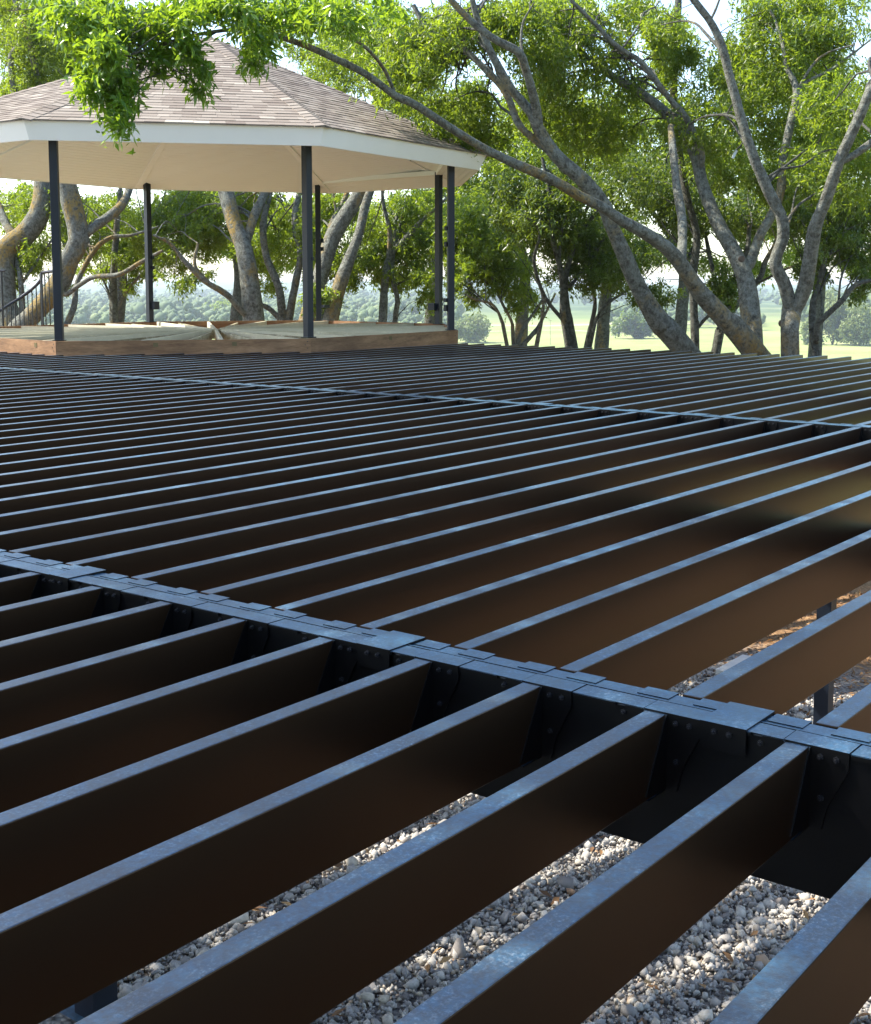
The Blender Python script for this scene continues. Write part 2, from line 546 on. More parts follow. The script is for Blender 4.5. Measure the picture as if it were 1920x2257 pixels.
# beams: two deep tubes side by side with a thin seam
def beam(xn, y0, y1):
    for x0, x1 in ((xn + .012, xn + WB/2 - .006), (xn + WB/2 + .006, xn + WB - .012)):
        m = MB(); m.box((x0, y0, -BD), (x1, y1, -.006))
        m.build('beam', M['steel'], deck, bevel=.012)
    m = MB(); m.box((xn + WB/2 - .006, y0, -.03), (xn + WB/2 + .006, y1, .007))
    o = m.build('seam_strip', M['steel'], deck)
beam(A1, -3, 19)
beam(A2, -1, 43)

def hanger(xb, ys, side, nb=4):
    """joist hanger with ear plate, pointed foot and top flange; side -1 = near face of the beam, +1 far face"""
    m = MB(); s = side
    fx = xb
    t = .010
    if side < 0:
        # ear plates right (wide, pointed) and left (narrow) of the joist on the beam face
        yR = ys; yL = ys + JW
        m.prism([(fx, yR, 0), (fx, yR - .255, 0), (fx, yR - .255, -.11), (fx, yR - .13, -.36), (fx, yR - .09, -DEPTH), (fx, yR, -DEPTH)], (-t, 0, 0))
        m.prism([(fx - .001, yL, 0), (fx - .001, yL + .16, -0), (fx - .001, yL + .16, -.12), (fx - .001, yL + .05, -.4), (fx - .001, yL, -DEPTH)], (-t, 0, 0))
        # top flange over the near tube
        m.box((fx - t, yR - .255, 0), (fx + .195, yL + .012, .009))
        # side cheeks on the joist
        m.prism([(fx, yR - .0, -.006), (fx, yR, -DEPTH - .004), (fx - .285, yR, -DEPTH + .03), (fx - .02, yR, -.006)], (0, -t, 0))
        m.prism([(fx, yL, -.006), (fx, yL, -DEPTH - .004), (fx - .285, yL, -DEPTH + .03), (fx - .02, yL, -.006)], (0, t, 0))
        m.box((fx - .25, yR, -DEPTH - .014), (fx, yL, -DEPTH - .005))
    else:
        yR = ys; yL = ys + JW
        for a, b in ((yR - .262, yR - .014), (yL + .022, yL + .268)):
            m.box((fx - .150, a, -.006), (fx + .012, b, .001))
            m.box((fx + .002, a, -.45), (fx + .012, b, -.007))
    h = m.build('joist_hanger', M['steel'], deck, origin=(xb, ys, 0))
    if side < 0:
        for dy, dz in ((-.075, -.052), (-.178, -.050), (-.085, -.318), (.32, -.05)):
            b = MB(); b.cyl((0, 0, 0), (-.016, 0, 0), .021, .021, 6); b.cyl((-.012, 0, 0), (-.034, 0, 0), .011, .009, 8)
            if 'm' not in HB: HB['m'] = b.mesh('bolt', M['bolt'])
            o = link('bolt', HB['m'], h)
            o.location = Vector((-.010, dy, dz)) * FT
    return h
HB = {}
for y in bay1: hanger(A1, y, -1)
for y in bay2:
    hanger(A1 + WB, y, 1)
    hanger(A2, y, -1)
for y in bay3: hanger(A2 + WB, y, 1)
# cover plates on the near tube between the hangers
for xs, ys in ((A1, bay1), (A2, bay2)):
    ss = sorted(ys)
    for a, b in zip(ss[:-1], ss[1:]):
        m = MB(); m.box((xs - .008, a + JW + .02, .0), (xs + .195, b - .265, .006))
        m.box((xs - .014, b - .27 - .34, -.022), (xs - .006, b - .27, .002))
        m.build('cover_plate', M['steel'], deck)
# wide saddle caps wrapped over both tubes
for x0, caps in ((A1, [(3.31, 3.635), (6.31, 6.65), (10.40, 10.70), (14.3, 14.62)]), (A2, [(4.3, 4.64), (8.35, 8.7), (12.4, 12.74), (16.5, 16.83), (20.6, 20.93), (24.6, 24.93), (28.7, 29.03), (32.7, 33.05)])):
    for a, b in caps:
        m = MB()
        m.box((x0 - .024, a, .0), (x0 + WB + .012, b, .018))
        m.box((x0 - .024, a, -.165), (x0 - .011, b, 0))
        m.box((x0 + WB, a, -.165), (x0 + WB + .012, b, 0))
        c = m.build('saddle_cap', M['steel'], deck, origin=(x0, a, 0))
        for dy in (.115, .222):
            o = link('bolt', HB['m'], c); o.location = Vector((-.024, dy, -.04)) * FT
# dropped beams under the long bays and all posts
for xb, y0, y1 in ((18.0, -1, 40), (38.5, 3, 40)):
    m = MB(); m.box((xb, y0, -DEPTH - .018 - .6), (xb + .33, y1, -DEPTH - .018)); m.build('dropped_beam', M['steel'], deck, bevel=.012)
def dpost(x, y, top):
    g = gz(x, y)
    m = MB(); m.box((x - .155, y - .155, g - .05), (x + .155, y + .155, top))
    m.build('support_post', M['post'], deck, origin=(x, y, g))
    m = MB(); m.box((x - .3, y - .3, g - .03), (x + .3, y + .3, g + .03)); m.build('base_plate', M['steel'], deck, origin=(x, y, g))
for y in (10.47, 2.2, 18.6): dpost(A1 + WB/2, y, -BD)
for y in (9.55, 1.4, 17.7, 25.8, 34, 42): dpost(A2 + WB/2, y, -BD)
for y in (4, 13, 22, 31): dpost(18.16, y, -DEPTH - .62)
for y in (8.5, 20, 30, 38): dpost(38.66, y, -DEPTH - .62)

# concrete footing block seen between the joists
m = MB(); bc = on_z(1640, 1442, -6.9); zc = gz(bc[0], bc[1])
m.box((bc[0] - 1.0, bc[1] - .35, zc - .3), (bc[0] + .7, bc[1] + .35, zc + .35))
tag(m.build('footing_block', M['concrete'], None, origin=(bc[0], bc[1], zc), bevel=.03), 'pale concrete footing block lying in the gravel under the far joists', 'block')

# ------------------------------------------------------------------ gravel and litter as real pieces
def scatter_rocks():
    phi = (1 + 5 ** .5) / 2
    ico = np.array([(-1,phi,0),(1,phi,0),(-1,-phi,0),(1,-phi,0),(0,-1,phi),(0,1,phi),(0,-1,-phi),(0,1,-phi),(phi,0,-1),(phi,0,1),(-phi,0,-1),(-phi,0,1)]) / 1.9
    fac = np.array([(0,11,5),(0,5,1),(0,1,7),(0,7,10),(0,10,11),(1,5,9),(5,11,4),(11,10,2),(10,7,6),(7,1,8),(3,9,4),(3,4,2),(3,2,6),(3,6,8),(3,8,9),(4,9,5),(2,4,11),(6,2,10),(8,6,7),(9,8,1)])
    N = 27000
    # under the joists where the gravel shows through: a wedge widening away from the camera
    u = RNG.random(N * 3); v = RNG.random(N * 3)
    x = 8.2 + 23 * u ** 1.3
    y = 3.0 + v * 12.5
    # keep the wedge
    az = np.degrees(np.arctan2(y, x))
    keep = (az > 15.5) & (az < 56)
    x, y = x[keep][:N], y[keep][:N]
    N = len(x)
    s = .023 + .048 * RNG.random(N) ** 2.6
    big = RNG.random(N) < .035
    s[big] *= 1.8
    jit = (ico[None] + .55 * (RNG.random((N, 12, 3)) - .5)) * (1 + .5 * (RNG.random((N, 12, 1)) - .5)) 
    sc = 1 + .9 * (RNG.random((N, 1, 3)) - .5)
    Pv = jit * sc * s[:, None, None]
    a = RNG.random(N) * 6.283; b = (RNG.random(N) - .5) * 2.0
    ca, sa, cb, sb = np.cos(a), np.sin(a), np.cos(b), np.sin(b)
    X = Pv[..., 0] * ca[:, None] - Pv[..., 1] * sa[:, None]; Y = Pv[..., 0] * sa[:, None] + Pv[..., 1] * ca[:, None]; Z = Pv[..., 2]
    Y2 = Y * cb[:, None] - Z * sb[:, None]; Z2 = Y * sb[:, None] + Z * cb[:, None]
    zz = ground_z(x, y) + s * .3 + RNG.random(N) * .06
    V = np.stack([X + x[:, None], Y2 + y[:, None], Z2 + zz[:, None]], -1).reshape(-1, 3)
    F = (fac[None] + (np.arange(N) * 12)[:, None, None]).reshape(-1, 3)
    tone = np.repeat(RNG.random(N), 12)
    # sharp small chips and fines between the stones
    K = 40000
    u = RNG.random(K * 3); v = RNG.random(K * 3)
    x = 8.2 + 20 * u ** 1.35; y = 3.0 + v * 12.5
    az = np.degrees(np.arctan2(y, x)); keep = (az > 15.5) & (az < 56)
    x, y = x[keep][:K], y[keep][:K]; K = len(x)
    octa = np.array([(1,0,0),(-1,0,0),(0,1,0),(0,-1,0),(0,0,1),(0,0,-1)], float)
    of = np.array([(0,2,4),(2,1,4),(1,3,4),(3,0,4),(2,0,5),(1,2,5),(3,1,5),(0,3,5)])
    s2 = (.013 + .022 * RNG.random(K))[:, None, None]
    O = (octa[None] + (RNG.random((K, 6, 3)) - .5) * 1.1) * s2
    O += np.stack([x, y, ground_z(x, y) + .012 + RNG.random(K) * .07], 1)[:, None]
    V = np.vstack([V, O.reshape(-1, 3)])
    F = np.vstack([F, (of[None] + (np.arange(K) * 6)[:, None, None]).reshape(-1, 3) + N * 12])
    tone = np.concatenate([tone, np.repeat(RNG.random(K), 6)])
    tag(link('gravel', np_mesh('gravel', V, F, M['rock'], tone)), kind='stuff', label='crushed pale limestone gravel lying under the steel joists', cat='gravel')
scatter_rocks()

def leaf_cards(Cn, D, Nn, L, Wd, tone):
    """diamond leaves folded slightly: centre, direction, normal, length, width -> V,F,tone"""
    n = len(Cn)
    D = D / (np.linalg.norm(D, axis=1, keepdims=True) + 1e-9)
    S = np.cross(D, Nn); S /= (np.linalg.norm(S, axis=1, keepdims=True) + 1e-9)
    Nv = np.cross(S, D)
    L = L[:, None]; Wd = Wd[:, None]
    a = Cn; b = Cn + D * L * .42 + S * Wd * .5 + Nv * Wd * .12; c = Cn + D * L - Nv * L * .08; d = Cn + D * L * .42 - S * Wd * .5 + Nv * Wd * .12
    V = np.stack([a, b, c, d], 1).reshape(-1, 3)
    i = np.arange(n)[:, None] * 4
    F = np.concatenate([i + np.array([[0, 1, 2]]), i + np.array([[0, 2, 3]])], 1).reshape(-1, 3)
    return V, F, np.repeat(tone, 4)

def litter():
    N = 9000
    x = 27.5 + RNG.random(N) * 26; y = 3 + RNG.random(N) * 17
    z = ground_z(x, y) + .02 + RNG.random(N) * .05
    Cn = np.stack([x, y, z], 1)
    D = RNG.normal(size=(N, 3)) * [1, 1, .25]; Nn = RNG.normal(size=(N, 3)) * [.5, .5, 0] + [0, 0, 1]
    V, F, t = leaf_cards(Cn, D, Nn, .10 + .16 * RNG.random(N), .05 + .06 * RNG.random(N), RNG.random(N))
    tag(link('leaf_litter', np_mesh('leaf_litter', V, F, M['litter'], t)), kind='stuff', label='orange brown dry leaf litter beyond the gravel', cat='leaf litter')
    N = 260
    x = 9 + RNG.random(N) * 18; y = 4 + RNG.random(N) * 9
    Cn = np.stack([x, y, ground_z(x, y) + .13], 1)
    D = RNG.normal(size=(N, 3)) * [1, 1, .2]; Nn = RNG.normal(size=(N, 3)) * [.4, .4, 0] + [0, 0, 1]
    V, F, t = leaf_cards(Cn, D, Nn, .12 + .14 * RNG.random(N), .05 + .04 * RNG.random(N), RNG.random(N))
    tag(link('fallen_leaves', np_mesh('fallen_leaves', V, F, M['litter'], t)), kind='stuff', label='few brown fallen leaves scattered on the pale gravel', cat='leaves')
litter()

# ------------------------------------------------------------------ gazebo
gaz = empty('gazebo', (GAZ_C[0], GAZ_C[1], 0), 'octagonal gazebo with brown shingle roof, white fascia, black posts and unfinished timber platform', 'gazebo')
ZF = .55
def rim_board(i):
    a, b = V8[i], V8[(i + 1) % 8]
    d = (b - a) / np.linalg.norm(b - a); n = np.array([d[1], -d[0]])
    if n @ (a - GAZ_C) < 0: n = -n
    m = MB()
    m.prism([(a[0], a[1], -.42), (b[0], b[1], -.42), (b[0] - n[0]*.125 - d[0]*.05, b[1] - n[1]*.125 - d[1]*.05, -.42), (a[0] - n[0]*.125 + d[0]*.05, a[1] - n[1]*.125 + d[1]*.05, -.42)], (0, 0, ZF + .42))
    o = m.build('rim_board', M['rim'], gaz, origin=(*(a + b) / 2, 0))
    # recessed pockets, drawn as proud dark patches with their shade in the colour
    for t in {0: (.38, .69), 7: (.86, .55), 1: (.5,), 2: (.5,)}.get(i, ()):
        p = a + (b - a) * t
        q = MB(); q.bar((p[0] - d[0]*.1 + n[0]*.004, p[1] - d[1]*.1 + n[1]*.004, .36), (p[0] + d[0]*.1 + n[0]*.004, p[1] + d[1]*.1 + n[1]*.004, .36), .02, .17)
        me = q.mesh('rim_pocket', M['dark_wood'], (*(a + b) / 2, 0)); link('rim_pocket', me, o)
    for k in range(3):
        p = b - d * (.15 + .1 * (k % 2)); 
        q = MB(); q.cyl((p[0] - n[0]*.01, p[1] - n[1]*.01, .15 + .14 * k), (p[0] + n[0]*.012, p[1] + n[1]*.012, .15 + .14 * k), .022, n=8)
        link('screw', q.mesh('screw', M['bolt'], (*(a + b) / 2, 0)), o)
    return o
for i in range(8): rim_board(i)
# radial platform joists
nrad = 48
for k in range(nrad):
    ang = 2 * math.pi * k / nrad + .06 + (random.uniform(-.02, .02))
    dv = np.array([math.cos(ang), math.sin(ang)])
    # distance to rim along dv
    best = 99
    for i in range(8):
        a, b = V8[i] - GAZ_C, V8[(i+1) % 8] - GAZ_C
        Mx = np.array([[dv[0], a[0] - b[0]], [dv[1], a[1] - b[1]]])
        s, t = np.linalg.solve(Mx, a)
        if s > 0 and -1e-6 <= t <= 1 + 1e-6: best = min(best, s)
    r0 = .1 if k % 6 == 0 else (2.6 if k % 2 else 1.2)
    m = MB(); zz = ZF - (k % 2) * .075 - random.uniform(0, .03) - .004; wj = .13
    p0 = GAZ_C + dv * r0; p1 = GAZ_C + dv * (best - .18)
    m.bar((p0[0], p0[1], zz - .25), (p1[0], p1[1], zz - .25), wj, .5, tone=random.choice((.75, 1, 1)) if k % 2 == 0 else random.choice((0, .1, .3)))  # every other joist darker: shaded lines between joists put into the tone
    m.build('platform_joist', M['joistwood'], gaz, origin=(*p0, 0))
m = MB(); m.prism([(GAZ_C[0] + .45*math.cos(a), GAZ_C[1] + .45*math.sin(a), .02) for a in np.arange(8)*math.pi/4], (0, 0, .5)); m.build('centre_hub', M['joistwood'], gaz, origin=(*GAZ_C, 0))

# posts
TP = [on_z(px, py, ZF)[:2] for px, py in ((131, 750.5), (680, 743.5), (993.5, 727), (967, 714), (703, 706.5), (331, 709.5))]
TP += [2 * GAZ_C - TP[2], 2 * GAZ_C - TP[3]]
ZR = 9.23
for i, p in enumerate(TP):
    ang = math.atan2(*(p - GAZ_C)[::-1]) + .35
    e = np.array([math.cos(ang), math.sin(ang)]); f = np.array([-e[1], e[0]])
    h = .165
    def ring(hh, z): return [(*(p + e*hh*a + f*hh*b), z) for a, b in ((-1,-1),(1,-1),(1,1),(-1,1))]
    m = MB(); m.prism(ring(h, ZF + .01), (0, 0, ZR - ZF)); po = m.build('post', M['post'], gaz, origin=(*p, 0), bevel=.012)
    m = MB(); m.prism(ring(.24, ZF - .02), (0, 0, .05)); link('base_plate', m.mesh('base_plate', M['steel'], (*p, 0)), po)
    boxes = {2: [(1.1, .1, .16), (1.5, .1, .1), (4.3, .09, .12), (5.1, .08, .1)], 3: [(1.0, .22, .2)], 4: [(.9, .25, .09), (5.0, .09, .12), (4.5, .09, .12)], 5: [(1.0, .2, .24), (3.9, .09, .1), (3.3, .09, .1)], 1: [(3.4, .05, .08), (2.6, .05, .08)]}
    for z, w, hh in boxes.get(i, []):
        s = random.choice((-1, 1)); c = p - RGT[:2] * (h + w * .7) * (1 if i in (2,3) else -1)
        m = MB(); m.box((c[0] - w, c[1] - w, ZF + z - hh), (c[0] + w, c[1] + w, ZF + z + hh))
        link('junction_box' if w > .15 else 'rail_bracket', m.mesh('box', M['post'], (*p, 0), bevel=.01), po)
    if i == 3:
        m = MB()
        q = p + RGT[:2] * .2
        pts = [(*q, ZF + 5.4), (*(q + RGT[:2]*.03), ZF + 3), (*(q), ZF + 1.6), (*(q + RGT[:2]*.08), ZF + 1.3), (*(q), ZF + 1.0)]
        for a, b in zip(pts[:-1], pts[1:]): m.cyl(a, b, .02, n=6)
        link('cable', m.mesh('cable', M['rail'], (*p, 0)), po)

# roof geometry
ZE = 8.57
EB = [on_z(px, py, ZE)[:2] for px, py in ((64.6, 308.3), (706.3, 321.4), (1056.7, 375), (1015, 410.7), (729, 426.6), (300.5, 417.5))]
EB += [2 * GAZ_C - EB[2] + [-.4, -.4], 2 * GAZ_C - EB[3] + [-.4, -.4]]
EB = [np.array([*e, ZE]) for e in EB]
def outv(e):
    d = (e[:2] - GAZ_C); return d / np.linalg.norm(d)
ET = [np.array([*(e[:2] + outv(e) * .36), ZE + .76]) for e in EB]
APEX = np.array([GAZ_C[0], GAZ_C[1], 15.35])
for i in range(8):
    j = (i + 1) % 8
    m = MB()
    a, b, c, d = EB[i], EB[j], ET[j], ET[i]
    inn = np.array([*(GAZ_C - (a[:2] + b[:2]) / 2), 0]); inn = inn / np.linalg.norm(inn) * .08
    m.add([a, b, c, d, a + inn, b + inn, c + inn, d + inn], [(0,1,2,3),(7,6,5,4),(0,4,5,1),(1,5,6,2),(2,6,7,3),(3,7,4,0)])
    m.build('fascia_board', M['white'], gaz, origin=a)
# roof deck under the shingles (one shell)
m = MB()
ETd = [e + [0, 0, -.03] for e in ET]
m.add(ETd + [APEX + [0, 0, -.06]], [(i, (i+1) % 8, 8) for i in range(8)])
m.build('roof_deck', M['dark_wood'], gaz, origin=(*GAZ_C, ZE))
# drip edge and shingles
CO = .43
stuff_sh = MB(); nparts = 0
def slab(mb, p00, p10, p11, p01, n, lift, tone):
    up0 = n * (lift + .05); up1 = n * lift * .2
    mb.add([p00, p10, p11, p01, p00 + up0, p10 + up0, p11 + up1 + n*.03, p01 + up1 + n*.03],
           [(0,3,2,1),(4,5,6,7),(0,1,5,4),(1,2,6,5),(2,3,7,6),(3,0,4,7)], tone)
for i in (0, 1, 7, 2, 6, 3, 5, 4):
    j = (i + 1) % 8
    a, b = ET[i], ET[j]
    mid = (a + b) / 2
    # overhang slightly past the fascia
    oa = a + (a - APEX) / np.linalg.norm(a - APEX) * .12; ob = b + (b - APEX) / np.linalg.norm(b - APEX) * .12
    n = np.cross(ob - oa, APEX - oa); n /= np.linalg.norm(n)
    if n[2] < 0: n = -n
    H = np.linalg.norm(APEX - (oa + ob) / 2); nc = int(H / CO)
    for k in range(nc):
        t0, t1 = k / nc, min(1, (k + 1.25) / nc)
        l0, r0 = oa + (APEX - oa) * t0, ob + (APEX - ob) * t0
        l1, r1 = oa + (APEX - oa) * t1, ob + (APEX - ob) * t1
        W0 = np.linalg.norm(r0 - l0)
        u = -random.uniform(0, .6)
        while u < W0:
            w = random.choice((.5, .65, .8, .95)) 
            s0, s1 = max(0, u) / W0, min(W0, u + w - .008) / W0
            u += w
            if s1 - s0 < .01 or s1 <= 0: continue
            tone = min(1, max(0, random.gauss(.48, .19)))
            if k == 0 and i == 0 and .44 < s0 < .58: tone = 1.0
            q = [l0 + (r0 - l0) * s0, l0 + (r0 - l0) * s1, l1 + (r1 - l1) * s1, l1 + (r1 - l1) * s0]
            lift = random.uniform(.0, .02)
            if i in (0, 1, 7) and nparts < 298 and k < 8:
                mb = MB(); slab(mb, *q, n, lift, tone)
                mb.build('shingle', M['shingle'], gaz, origin=q[0]); nparts += 1
            else:
                slab(stuff_sh, *q, n, lift, tone)
o = stuff_sh.build('shingle_courses', M['shingle'], gaz, origin=(*GAZ_C, ZE)); o['kind'] = 'stuff'
# hip caps
stuff_hip = MB()
for i in range(8):
    e = ET[i] + (ET[i] - APEX) / np.linalg.norm(ET[i] - APEX) * .14
    L = np.linalg.norm(APEX - e); nh = int(L / .45)
    d = (APEX - e) / L
    na = np.cross(ET[(i+1) % 8] - ET[i], APEX - ET[i]); na /= np.linalg.norm(na); na *= np.sign(na[2])
    nb = np.cross(ET[i] - ET[i-1], APEX - ET[i]); nb /= np.linalg.norm(nb); nb *= np.sign(nb[2])
    sa = np.cross(na, d); sa *= np.sign(sa @ (ET[(i+1) % 8] - ET[i])); sb = np.cross(nb, d); sb *= np.sign(sb @ (ET[i-1] - ET[i]))
    nm = (na + nb); nm /= np.linalg.norm(nm)
    for k in range(nh):
        p0 = e + d * k * .45; p1 = e + d * min(L, (k * .45 + .62))
        w = .42; tone = min(1, max(0, random.gauss(.48, .16)))
        h0, h1 = .085, .05
        vs = [p0 + sb*w + nb*h0, p0 + nm*(h0 + .02), p0 + sa*w + na*h0, p1 + sb*w + nb*h1, p1 + nm*(h1+.02), p1 + sa*w + na*h1]
        vs += [v - nm * .06 for v in vs]
        fs = [(0,1,4,3),(1,2,5,4),(6,9,10,7),(7,10,11,8),(0,6,7,1),(1,7,8,2),(0,3,9,6),(2,8,11,5),(3,4,10,9),(4,5,11,10)]
        if i in (0, 1, 2, 7):
            mb = MB(); mb.add(vs, fs, tone); mb.build('hip_cap', M['shingle'], gaz, origin=p0)
        else: stuff_hip.add(vs, fs, tone)
o = stuff_hip.build('hip_cap_rows', M['shingle'], gaz, origin=(*GAZ_C, ZE)); o['kind'] = 'stuff'

# ceiling: boards parallel to the eaves, rising to the centre
CC = np.array([GAZ_C[0], GAZ_C[1], ZE + .39 * 15.0])
for i in range(8):
    j = (i + 1) % 8
    a, b = EB[i] + [0, 0, .03], EB[j] + [0, 0, .03]
    H = np.linalg.norm(CC - (a + b) / 2); nb_ = int(H / .27)
    m = MB(); nrm = np.cross(b - a, CC - a); nrm /= np.linalg.norm(nrm); nrm *= -np.sign(nrm[2])
    for k in range(nb_):
        t0, t1 = k / nb_, (k + .93) / nb_
        l0, r0, l1, r1 = a + (CC-a)*t0, b + (CC-b)*t0, a + (CC-a)*t1, b + (CC-b)*t1
        m.add([l0, r0, r1, l1, l0 + nrm*.03, r0 + nrm*.03, r1 + nrm*.03, l1 + nrm*.03], [(0,3,2,1),(4,5,6,7),(0,1,5,4),(2,3,7,6)])
    o = m.build('ceiling_boards', M['cream'], gaz, origin=a); o['kind'] = 'stuff'
    m = MB(); m.add([a - nrm*.005, b - nrm*.005, CC - nrm*.005], [(0,1,2)]); m.build('ceiling_panel', M['cream'], gaz, origin=a)
    # hip trim and ring beam
    m = MB(); m.bar(a + (CC - a) * .03 + [0,0,-.02], CC + [0,0,-.06], .34, .2); m.build('hip_trim', M['cream'], gaz, origin=a)
    p, q = TP[i], TP[j]
    m = MB(); m.bar((*p, ZR - .03), (*q, ZR - .03), .34, .26); m.build('ring_beam', M['cream'], gaz, origin=(*p, ZR))

# ------------------------------------------------------------------ stair railing behind the gazebo
RD = 85.
rail = empty('stair_railing', at(60, 715, RD), 'black iron railing with thin balusters curving up at the left edge', 'railing')
def rp(X, Y, d=RD): return at(X / 4.41, 400 + Y / 4.41, d)
top = [(-80, 1300), (0, 1255), (100, 1190), (200, 1130), (300, 1055), (360, 1000), (396, 958), (400, 925), (402, 895), (420, 884), (510, 872), (600, 868)]
m = MB()
pts = [rp(X, Y, RD + 2 * math.sin(X / 200)) for X, Y in top]
for a, b in zip(pts[:-1], pts[1:]): m.cyl(a, b, .11, n=8)
m.build('handrail', M['rail'], rail, origin=at(60, 715, RD))
for X in np.arange(-60, 600, 41.):
    ys = np.interp(X, [t[0] for t in top], [t[1] for t in top])
    d = RD + 2 * math.sin(X / 200)
    m = MB(); a = rp(X, ys, d); b = a.copy(); b[2] = -.4
    m.cyl(a, b, .04, n=6); m.build('baluster', M['rail'], rail, origin=b)
for X, Y in ((12, 868), (402, 880)):
    a = rp(X, Y, RD - .5); m = MB(); m.cyl((a[0], a[1], -.4), a, .07, n=8)
    if X < 100: m.cyl(a - RGT * .6, a + RGT * .25, .07, n=8)
    m.build('newel_post', M['rail'], rail, origin=(a[0], a[1], -.4))
a = rp(-90, 1440); b = rp(640, 1440)
m = MB(); m.bar((a[0], a[1], -.45), (b[0], b[1], -.45), 1.2, .12); m.build('landing_edge', M['rim'], rail, origin=a)

# ------------------------------------------------------------------ trees
def catmull(P, R, step):
    P = np.array(P, float); R = np.array(R, float)
    Pe = np.vstack([2*P[0]-P[1], P, 2*P[-1]-P[-2]])
    oP, oR = [], []
    for i in range(len(P) - 1):
        p0, p1, p2, p3 = Pe[i], Pe[i+1], Pe[i+2], Pe[i+3]
        n = max(2, int(np.linalg.norm(p2 - p1) / step))
        for t in np.linspace(0, 1, n, endpoint=False):
            oP.append(.5 * ((2*p1) + (-p0+p2)*t + (2*p0-5*p1+4*p2-p3)*t*t + (-p0+3*p1-3*p2+p3)*t**3))
            oR.append(R[i] + (R[i+1]-R[i]) * t)
    oP.append(P[-1]); oR.append(R[-1])
    return np.array(oP), np.array(oR)

def tube(P, R, sides=10, rough=.10, rng=RNG):
    n = len(P)
    T = np.gradient(P, axis=0); T /= np.linalg.norm(T, axis=1, keepdims=True) + 1e-9
    ref = np.array([.31, .22, .1]) if abs(T[0, 2]) > .5 else np.array([0, 0, 1.])
    e1 = np.cross(T[0], ref); e1 /= np.linalg.norm(e1)
    E1 = [e1]
    for i in range(1, n):
        e = E1[-1] - T[i] * (E1[-1] @ T[i]); E1.append(e / np.linalg.norm(e))
    E1 = np.array(E1); E2 = np.cross(T, E1)
    an = np.linspace(0, 2*math.pi, sides, endpoint=False)
    # lumpy girth: smoothed noise along and round the stem
    nz = rng.normal(size=(n, sides)); ker = np.array([.2, .6, 1, .6, .2]); ker /= ker.sum()
    if n > 6: nz = np.apply_along_axis(lambda c: np.convolve(c, ker, 'same'), 0, nz)
    nz = (nz + np.roll(nz, 1, 1)) * .7
    gir = rng.normal(size=n)
    if n > 6: gir = np.convolve(gir, ker, 'same')
    rr = R[:, None] * (1 + rough * nz + .035 * gir[:, None])
    V = P[:, None] + rr[..., None] * (np.cos(an)[None, :, None] * E1[:, None] + np.sin(an)[None, :, None] * E2[:, None])
    i = np.arange(n - 1)[:, None] * sides; j = np.arange(sides)[None]
    F = np.stack([i + j, i + (j+1) % sides, i + sides + (j+1) % sides, i + sides + j], -1).reshape(-1, 4)
    return V.reshape(-1, 3), F

def merge(parts):
    Vs, Fs, b = [], [], 0
    for V, F in parts:
        Vs.append(V); Fs.append(F + b); b += len(V)
    return np.vstack(Vs), np.vstack(Fs)

def stem3d(pix, d0, d1, curve=0, conv=None, drop=0):
    """photo polyline (x, y, width) with depth running from d0 to d1 -> points and radii in feet"""
    P, R = [], []
    n = len(pix)
    L = np.concatenate([[0], np.cumsum([math.hypot(pix[i+1][0]-pix[i][0], pix[i+1][1]-pix[i][1]) for i in range(n-1)])]); L /= L[-1]
    ph = random.uniform(0, 6)
    for k, (x, y, w) in enumerate(pix):
        d = d0 + (d1 - d0) * L[k] + (.5 * math.sin(ph + 5 * L[k]) - .5 * math.sin(ph)) * min(1, w / 20)
        P.append(at(x, y, d)); R.append(w * .93 / 2 / FPX * d)
    if drop:   # carry the foot down to the ground
        g = gz(P[0][0], P[0][1])
        dv = P[0] - P[1]; dv = dv / max(abs(dv[2]), .3 * np.linalg.norm(dv))
        hgt = P[0][2] - g + .3
        q = P[0] + np.array([dv[0] * hgt * .9, dv[1] * hgt * .9, -hgt])
        P.insert(0, q); R.insert(0, R[0] * 1.35)
    return np.array(P), np.array(R)

def cA(*pts): return [(900 + x / 1.7294, y / 1.7294, w / 1.7294) for x, y, w in pts]      # measured on an enlargement of the right half
def cB(*pts): return [(x / 1.6036, y / 1.6036, w / 1.6036) for x, y, w in pts]             # left half

